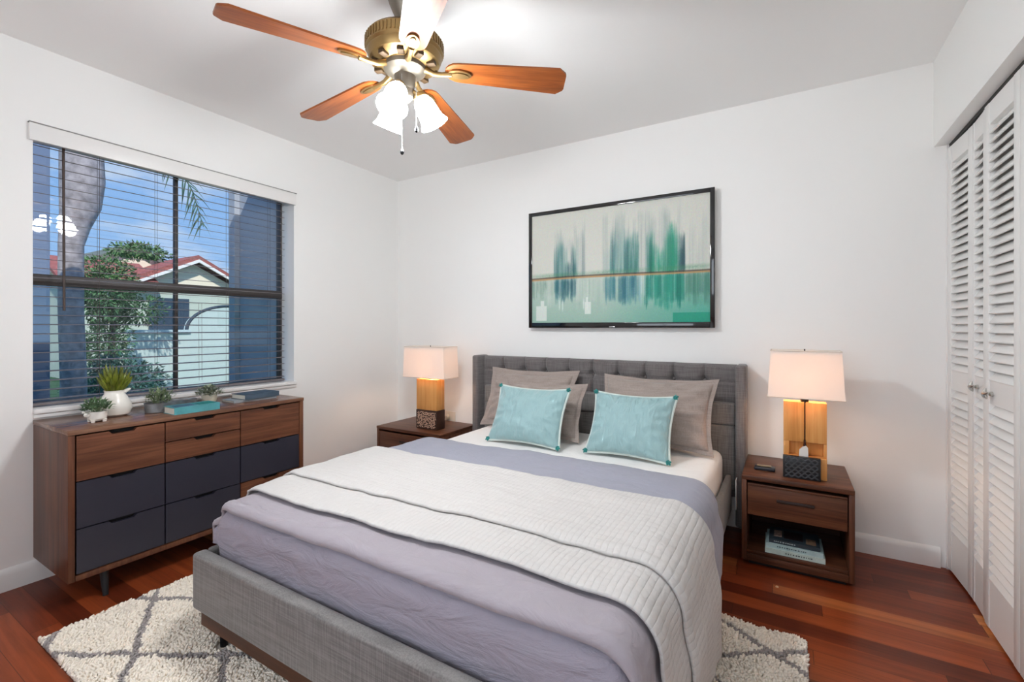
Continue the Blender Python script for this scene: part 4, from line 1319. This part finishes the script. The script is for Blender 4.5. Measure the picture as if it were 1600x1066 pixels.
def drape(name, mat, label, cat, zoff, v0, v1, hemR, hemL, rEdge=0.07, wrinkle=0.006, seed=0.0, thick=0.012, nu=170, nv=70, path=None, flare=0.03, footdrop=None, hemwave=0.012, parent=None, belly=0.0):
    """cloth laid over the bed. path(t) -> (y, extra height, slope drop); across parameter follows the mattress section"""
    top = MZ1 + zoff
    foot = min(path(i / 40)[0] for i in range(41))
    xl, xr = MX0 - 0.002 - zoff, MX1 + 0.018 + zoff
    rl = 0.045 + zoff
    rEdge = 0.060 + zoff
    Lt = (xr - rEdge) - (xl + rl)
    Lq, Ll = rEdge * math.pi / 2, rl * math.pi / 2
    dR, dL = (top - rEdge) - hemR, (top - rl) - hemL
    Ltot = dL + Ll + Lt + Lq + dR
    def f(u, v):
        s_ = u * Ltot
        y, eh, drop = path(v)
        nx_, nz_ = 0.0, 1.0
        if s_ < dL:
            x, z = xl - 0.030 * sstep(-1.5, -1.95, y) * math.sin(math.pi * min(1, max(0, (hemL + s_ - 0.345) / 0.15))), hemL + s_; nx_, nz_ = -1, 0
        elif s_ < dL + Ll:
            a = (s_ - dL) / rl
            x, z = xl + rl - rl * math.cos(a), top - rl + rl * math.sin(a); nx_, nz_ = -math.cos(a), math.sin(a)
        elif s_ < dL + Ll + Lt:
            x, z = xl + rl + (s_ - dL - Ll), top
        elif s_ < dL + Ll + Lt + Lq:
            a = (s_ - dL - Ll - Lt) / rEdge
            x, z = xr - rEdge + rEdge * math.sin(a), top - rEdge + rEdge * math.cos(a); nx_, nz_ = math.sin(a), math.cos(a)
        else:
            q = s_ - dL - Ll - Lt - Lq
            k = q / max(dR, 1e-4)
            # hang outwards past the rail, with soft vertical folds
            x = xr + flare * sstep(0, .45, k) + 0.005 * k * math.sin(y * 21 + seed) + 0.004 * k * math.sin(y * 37 + seed * 2)
            z = top - rEdge - q - hemwave * k * math.sin(y * 9 + seed)
            nx_, nz_ = 1, 0
        w_ = wrinkle * (fbm(x * 3.1 + z, y * 5.2, seed, 4) + 0.45 * fbm(x * 9 + z * 4, y * 11, seed + 5, 3))
        if belly:
            w_ += belly * (1 - (2 * u - 1) ** 4)
        x += nx_ * (w_ + eh)
        z += nz_ * (w_ + eh)
        if drop:
            z = max(z - drop, min(z, hemL)) if nx_ < -0.3 else z - drop if nx_ < 0.5 else max(z - drop * (1.0 if nz_ > 0.2 else 0.35), min(z, hemR))
        yw = 0.010 * fbm(x * 2.0, seed + 3.3, v * 2, 2) + 0.012 * math.sin(x * 3.1 + seed)
        y += yw * (0.25 if y < -2.0 else 1.0)
        rc = 0.055                                  # the foot corner is rounded in plan
        cx_, cy_ = xl + rc, foot + rc
        if x < cx_ and y < cy_:
            dx_, dy_ = x - cx_, y - cy_
            m_ = max(abs(dx_), abs(dy_)); l_ = math.hypot(dx_, dy_)
            if l_ > 1e-6:
                k_ = m_ / l_ * (1 + 0.06 * math.sin(math.atan2(dy_, dx_) * 14 + seed) * min(1, (top - z) / .06))
                x, y = cx_ + dx_ * k_, cy_ + dy_ * k_
        return (x, y, z)
    tot = abs(v1 - v0)
    m = MB().grid(f, nu, nv, uvfn=lambda u, v: (u * Ltot, v * tot))
    o = m.build(name, mat, parent, 60, solid=thick, solid_off=0)
    if label:
        tag(o, label, cat)
    return o

# lavender top sheet tucked in at the foot
def p_sheet(t_):
    L = [(-1.80, 0, 0), (-2.02, 0, 0.0)]
    if t_ < .35:
        return (-1.80 - 0.185 * t_ / .35, -0.001, 0.0)
    k = (t_ - .35) / .65
    a = min(1, k / .3) * math.pi / 2
    y = -1.985 - 0.076 * math.sin(a) - 0.006 * math.sin(math.pi * k)
    dz = 0.060 * (1 - math.cos(a)) + max(0, k - .3) / .7 * 0.120
    return (y, 0.004 * math.sin(k * 9) * k, dz)
lav = cloth('lavender_sheet', (160, 155, 167), wr=0.8, scale=5, stretch=(1, 2.2, 3))
lav2 = cloth('lavender_duvet', (162, 155, 162), wr=0.40, scale=5, stretch=(1, 1.8, 1.5))
drape('top_sheet', lav, 'lavender bed sheet tucked down behind the padded foot rail', 'sheet', 0.012, 0, 0.45, 0.352, 0.352, wrinkle=0.007, seed=7.0, thick=0.004, nv=46, path=p_sheet, flare=0.0)
# duvet, folded near the pillows, hem rolling over the foot edge
def p_duvet(t_):
    Y0, Y1 = -0.915, -2.012
    L = Y0 - Y1
    a = t_ * (L + 0.040)
    if a < L:
        y = Y0 - a
        return (y, 0.010, 0.0)
    k = (a - L) / 0.040
    ang = k * math.pi / 2
    return (Y1 - 0.038 * math.sin(ang), 0.010 + 0.003 * math.sin(math.pi * k), 0.020 * (1 - math.cos(ang)))
drape('duvet', lav2, 'lavender grey duvet spread over the bed under the white coverlet', 'duvet', 0.017, 0, 1.22, 0.19, 0.356, wrinkle=0.007, seed=7.0, thick=0.014, nu=190, nv=120, path=p_duvet, flare=0.024, rEdge=0.085)
# blue-grey cover strip = turned back edge of the duvet
band_m = cloth('blue_grey_lining', (154, 155, 168), wr=0.3, scale=5, stretch=(1, 2, 1))
def p_band(t_):
    return (-0.905 - 0.46 * t_, 0.005 * (1 - (2 * t_ - 1) ** 8), 0.0)
drape('duvet_lining', band_m, 'blue-grey turned-back strip of lining across the bed', 'blanket', 0.040, 0, 0.46, 0.20, 0.37, wrinkle=0.007, seed=7.0, thick=0.006, nv=34, path=p_band, flare=0.022, rEdge=0.088)
# quilted coverlet folded double
quilt_m = quilt('white_quilt', (203, 200, 197), 0.018, 0.030, 0.002)
def p_cov(t_):
    # lower layer: hem at -1.915 up to the fold at -1.20, then the upper layer back to -1.69
    A, B = 0.620, 0.455
    fold = 0.05
    s_ = t_ * (A + fold + B)
    if s_ < A:
        e = sstep(0, .03, s_)
        return (-1.935 + s_, -0.004 + 0.006 * e, 0)
    if s_ < A + fold:
        k = (s_ - A) / fold
        a = k * math.pi
        return (-1.315 + 0.014 * math.sin(a), 0.002 + 0.009 * (1 - math.cos(a)), 0)
    q = s_ - A - fold
    e = sstep(0, .03, B - q)
    return (-1.315 - q, 0.013 + 0.007 * e, 0)
drape('coverlet', quilt_m, 'white quilted coverlet folded double across the middle of the bed', 'blanket', 0.054, 0, 1.12, 0.135, 0.385, wrinkle=0.007, seed=7.0, thick=0.008, nu=260, nv=170, path=p_cov, flare=0.022, rEdge=0.10, hemwave=0.02)

# ------------------------------------------------------------------ pillows
def pillow(name, label, cat, group, mat, w_, h_, t_, base, yaw, tilt, flange=0.0, seed=0, pinch=0.085, trim=None, ties=None, flange_mat=None, sag=0.0):
    """base: world point under the middle of its lower edge; tilt: lean-back angle from vertical"""
    th = thing(name, label, cat, base, group)
    M = Matrix.Translation(base) @ Matrix.Rotation(yaw, 4, 'Z') @ Matrix.Rotation(-tilt, 4, 'X')
    iw, ih = w_ - 2 * flange, h_ - 2 * flange
    def outline(a, b, W2, H2):
        x = a * W2 * (1 - pinch * (1 - b * b) * abs(a))
        z = b * H2 * (1 - pinch * 1.2 * (1 - a * a) * abs(b))
        z -= sag * (1 - abs(a)) * max(0, b)
        return x, z
    def surf(sgn):
        def f(u, v):
            a, b = 2 * u - 1, 2 * v - 1
            # finer near the border
            a = math.copysign(1 - (1 - abs(a)) ** 1.25, a); b = math.copysign(1 - (1 - abs(b)) ** 1.25, b)
            x, z = outline(a, b, iw / 2, ih / 2)
            g = max(0.0, (1 - a * a)) ** 0.42 * max(0.0, (1 - b * b)) ** 0.42
            th_ = t_ / 2 * g * (1 - 0.15 * b)
            e = (1 - g)
            wr = 0.010 * fbm(a * 3 + seed, b * 3, seed + sgn, 3) * g
            ang = math.atan2(b, a)
            rr = max(abs(a), abs(b))
            wr += 0.006 * math.sin(ang * 17 + seed + 2 * fbm(a * 2, b * 2, seed)) * sstep(.45, .85, rr) * (1 - sstep(.93, 1.0, rr))
            y = sgn * (th_ + wr * (1 if g > .05 else g * 20))
            return (x, y, z + h_ / 2)
        return f
    m = MB()
    m.grid(surf(-1), 44, 40, M=M)
    m.grid(surf(1), 44, 40, M=M)
    bmesh.ops.remove_doubles(m.bm, verts=list(m.bm.verts), dist=0.0006)
    m.build('cushion_body', mat, th, 70)
    if flange:
        m = MB()
        n_ = 30
        ring = []
        for k in range(4):
            for i in range(n_):
                s_ = 2 * i / n_ - 1
                ring.append([(s_, -1), (1, s_), (-s_, 1), (-1, -s_)][k])
        def pt(a, b, W2, H2, y):
            x, z = outline(a, b, W2, H2)
            return Vector((x, y, z + h_ / 2))
        R_ = []
        for i, (a, b) in enumerate(ring):
            wv = 0.005 * math.sin(i * .55 + seed)
            R_.append([m._v(pt(a, b, iw / 2 - .004, ih / 2 - .004, -.005), M), m._v(pt(a, b, w_ / 2, h_ / 2, -.003 + wv), M), m._v(pt(a, b, w_ / 2, h_ / 2, .003 + wv), M), m._v(pt(a, b, iw / 2 - .004, ih / 2 - .004, .005), M)])
        for i in range(len(R_)):
            a, b = R_[i], R_[(i + 1) % len(R_)]
            for k in range(3):
                m.bm.faces.new([a[k], b[k], b[k + 1], a[k + 1]])
        m.build('flange', flange_mat or mat, th, 50)
    if trim:
        m = MB()
        pts = []
        n_ = 24
        for k in range(4):
            for i in range(n_):
                s_ = 2 * i / n_ - 1
                a, b = [(s_, -1), (1, s_), (-s_, 1), (-1, -s_)][k]
                x, z = outline(a, b, w_ / 2, h_ / 2)
                pts.append(M @ Vector((x, -0.0, z + h_ / 2)))
        m.tube(pts, 0.0075, 8, closed=True)
        m.build('piping', trim, th)
    if ties:
        for a, b in ((-1, 1), (1, 1), (-1, -1), (1, -1)):
            m = MB()
            x, z = outline(a, b, w_ / 2, h_ / 2)
            c = Vector((x - a * .008, -.006, z + h_ / 2 - b * .008))
            for q in range(5):
                an = q * 1.257 + seed
                e = c + Vector((math.cos(an) * .013 + a * .005, -.006, math.sin(an) * .013 + b * .004))
                m.tube([c, c.lerp(e, .5) + Vector((0, -.007, 0)), e], [.005, .007, .003], 7, M=M)
            m.build('corner_knot', ties, th)
    return th
taupe = weave('taupe_woven', (164, 151, 144), (148, 135, 128), pitch=0.0022, bump=0.25)
teal_m = cloth('aqua_silk', (150, 182, 184), rough=0.42, wr=0.45, scale=9, sheen=0.3, stretch=(3, 1, 0.7))
aqua_trim = cloth('pale_aqua_trim', (206, 216, 210), wr=0.1)
deep_teal = cloth('deep_teal_tie', (44, 128, 124), rough=0.45, wr=0.3, scale=30)
SZ = MZ1 + 0.011
gp = 'taupe shams against the headboard'
pillow('sham_pillow', 'taupe flanged sham leaning at the window end of the headboard', 'pillow', gp, taupe, 0.66, 0.42, 0.15, (1.462, -0.345, SZ), R(3), R(24), 0.035, 1)
pillow('sham_pillow', 'taupe sham tucked behind the aqua cushion nearer the window', 'pillow', gp, taupe, 0.56, 0.36, 0.11, (1.640, -0.510, SZ), R(2), R(26), 0.022, 2)
pillow('sham_pillow', 'large taupe sham glowing in lamplight at the nightstand with books', 'pillow', gp, taupe, 0.66, 0.42, 0.18, (2.292, -0.400, SZ), R(-2), R(25), 0.022, 3)
gt = 'aqua cushions at the front of the pillows'
pillow('throw_cushion', 'aqua cushion in front of the two overlapping taupe shams', 'cushion', gt, teal_m, 0.46, 0.345, 0.14, (1.650, -0.690, SZ), R(1), R(27), 0.0, 5, trim=aqua_trim, ties=deep_teal)
pillow('throw_cushion', 'aqua cushion in front of the single lamplit taupe sham', 'cushion', gt, teal_m, 0.44, 0.345, 0.14, (2.235, -0.650, SZ), R(-1), R(28), 0.0, 8, trim=aqua_trim, ties=deep_teal)

# ------------------------------------------------------------------ rug
def rug():
    X0, X1, Y0, Y1 = 0.59, 3.005, -2.405, -0.965
    def is_dark(x, y):
        x = x + 0.010 * noise.noise(Vector((x * 9, y * 9, 0))) + 0.010 * noise.noise(Vector((x * 60, y * 60, 2))); y = y + 0.012 * noise.noise(Vector((x * 9, y * 9, 4)))
        a = (-0.515 * x + 0.857 * y + 2.12) / 0.33
        b = (0.50 * x + 0.866 * y + 1.47) / 0.279
        da = abs(a - round(a)) * 0.33; db = abs(b - round(b)) * 0.279
        return min(da, db) < 0.0125
    rng = np.random.default_rng(3)
    V, F, C = [], [], []
    step = 0.0078
    nx, ny = int((X1 - X0) / step), int((Y1 - Y0) / step)
    cream_a = np.array(lin((255, 246, 232))[:3]); grey_a = np.array(lin((172, 165, 162))[:3])
    for i in range(nx):
        for j in range(ny):
            x = X0 + (i + rng.random()) * step; y = Y0 + (j + rng.random()) * step
            if BX0 + 0.05 < x < BX1 - 0.10 and y > BF + 0.10:
                continue
            if any(math.hypot(x - fx_, y - BF - 0.06) < 0.034 for fx_ in (BX0 + 0.10, (BX0 + BX1) / 2, BX1 - 0.10)):
                continue
            dk = is_dark(x, y)
            near_bed = (BX0 - .01 < x < BX1 + .01 and y > BF - .01)
            h_ = (0.015 if dk else 0.019) * rng.uniform(.8, 1.15)
            ang = rng.uniform(0, 6.283)
            clump = 2.6 * noise.noise(Vector((x * 26, y * 26, 1.7)))
            le = 0.012 * rng.uniform(.3, 1.1)
            la = 2.2 * noise.noise(Vector((x * 7, y * 7, 9))) + clump + rng.uniform(-.5, .5)
            tx, ty = x + le * math.cos(la), y + le * math.sin(la)
            r0 = 0.0068
            k = len(V)
            for q in range(3):
                a = ang + q * 2.094
                V.append((x + r0 * math.cos(a), y + r0 * math.sin(a), 0.004))
            for q in range(3):
                a = ang + q * 2.094 + .3
                V.append((x + (tx - x) * .5 + r0 * .9 * math.cos(a), y + (ty - y) * .5 + r0 * .9 * math.sin(a), 0.004 + h_ * .72))
            V.append((tx, ty, 0.004 + h_))
            for q in range(3):
                q2 = (q + 1) % 3
                F.append((k + q, k + q2, k + 3 + q2, k + 3 + q))
                F.append((k + 3 + q, k + 3 + q2, k + 6))
            c = (grey_a if dk else cream_a) * rng.uniform(.92, 1.0)
            C += [c] * 7
    nb = len(V)
    # backing slab
    for z in (0.0, 0.006):
        V += [(X0, Y0, z), (X1, Y0, z), (X1, Y1, z), (X0, Y1, z)]
    C += [cream_a * .8] * 8
    F += [(nb, nb + 3, nb + 2, nb + 1), (nb + 4, nb + 5, nb + 6, nb + 7)] + [(nb + q, nb + (q + 1) % 4, nb + 4 + (q + 1) % 4, nb + 4 + q) for q in range(4)]
    me = bpy.data.meshes.new('shag_rug')
    me.from_pydata(V, [], F)
    at = me.color_attributes.new('yarn', 'FLOAT_COLOR', 'POINT')
    C = np.array(C)
    at.data.foreach_set('color', np.concatenate([C, np.ones((len(C), 1))], 1).astype(np.float32).ravel())
    mm, nt, b = nmat('shag_yarn')
    an = N(nt, 'ShaderNodeVertexColor', layer_name='yarn')
    nt.links.new(an.outputs[0], b.inputs['Base Color'])
    b.inputs['Roughness'].default_value = 0.95
    b.inputs['Specular IOR Level'].default_value = 0.1
    me.materials.append(mm)
    for p in me.polygons:
        p.use_smooth = True
    o = bpy.data.objects.new('shag_rug', me)
    COL.objects.link(o)
    tag(o, 'cream shag rug with grey diamond lattice lying under the foot of the bed', 'rug')
rug()
# brass stud in the floorboards
st = MB().lathe([(0, 0.004), (0.005, 0.003), (0.007, 0.0), (0, 0.0)], 14, (2.905, -0.60, 0.0)).build('floor_stud', plain('pale_brass', (226, 196, 160), 0.3, metal=0.4), None)
tag(st, 'tiny brass stud on the floorboards in front of the book nightstand', 'stud')
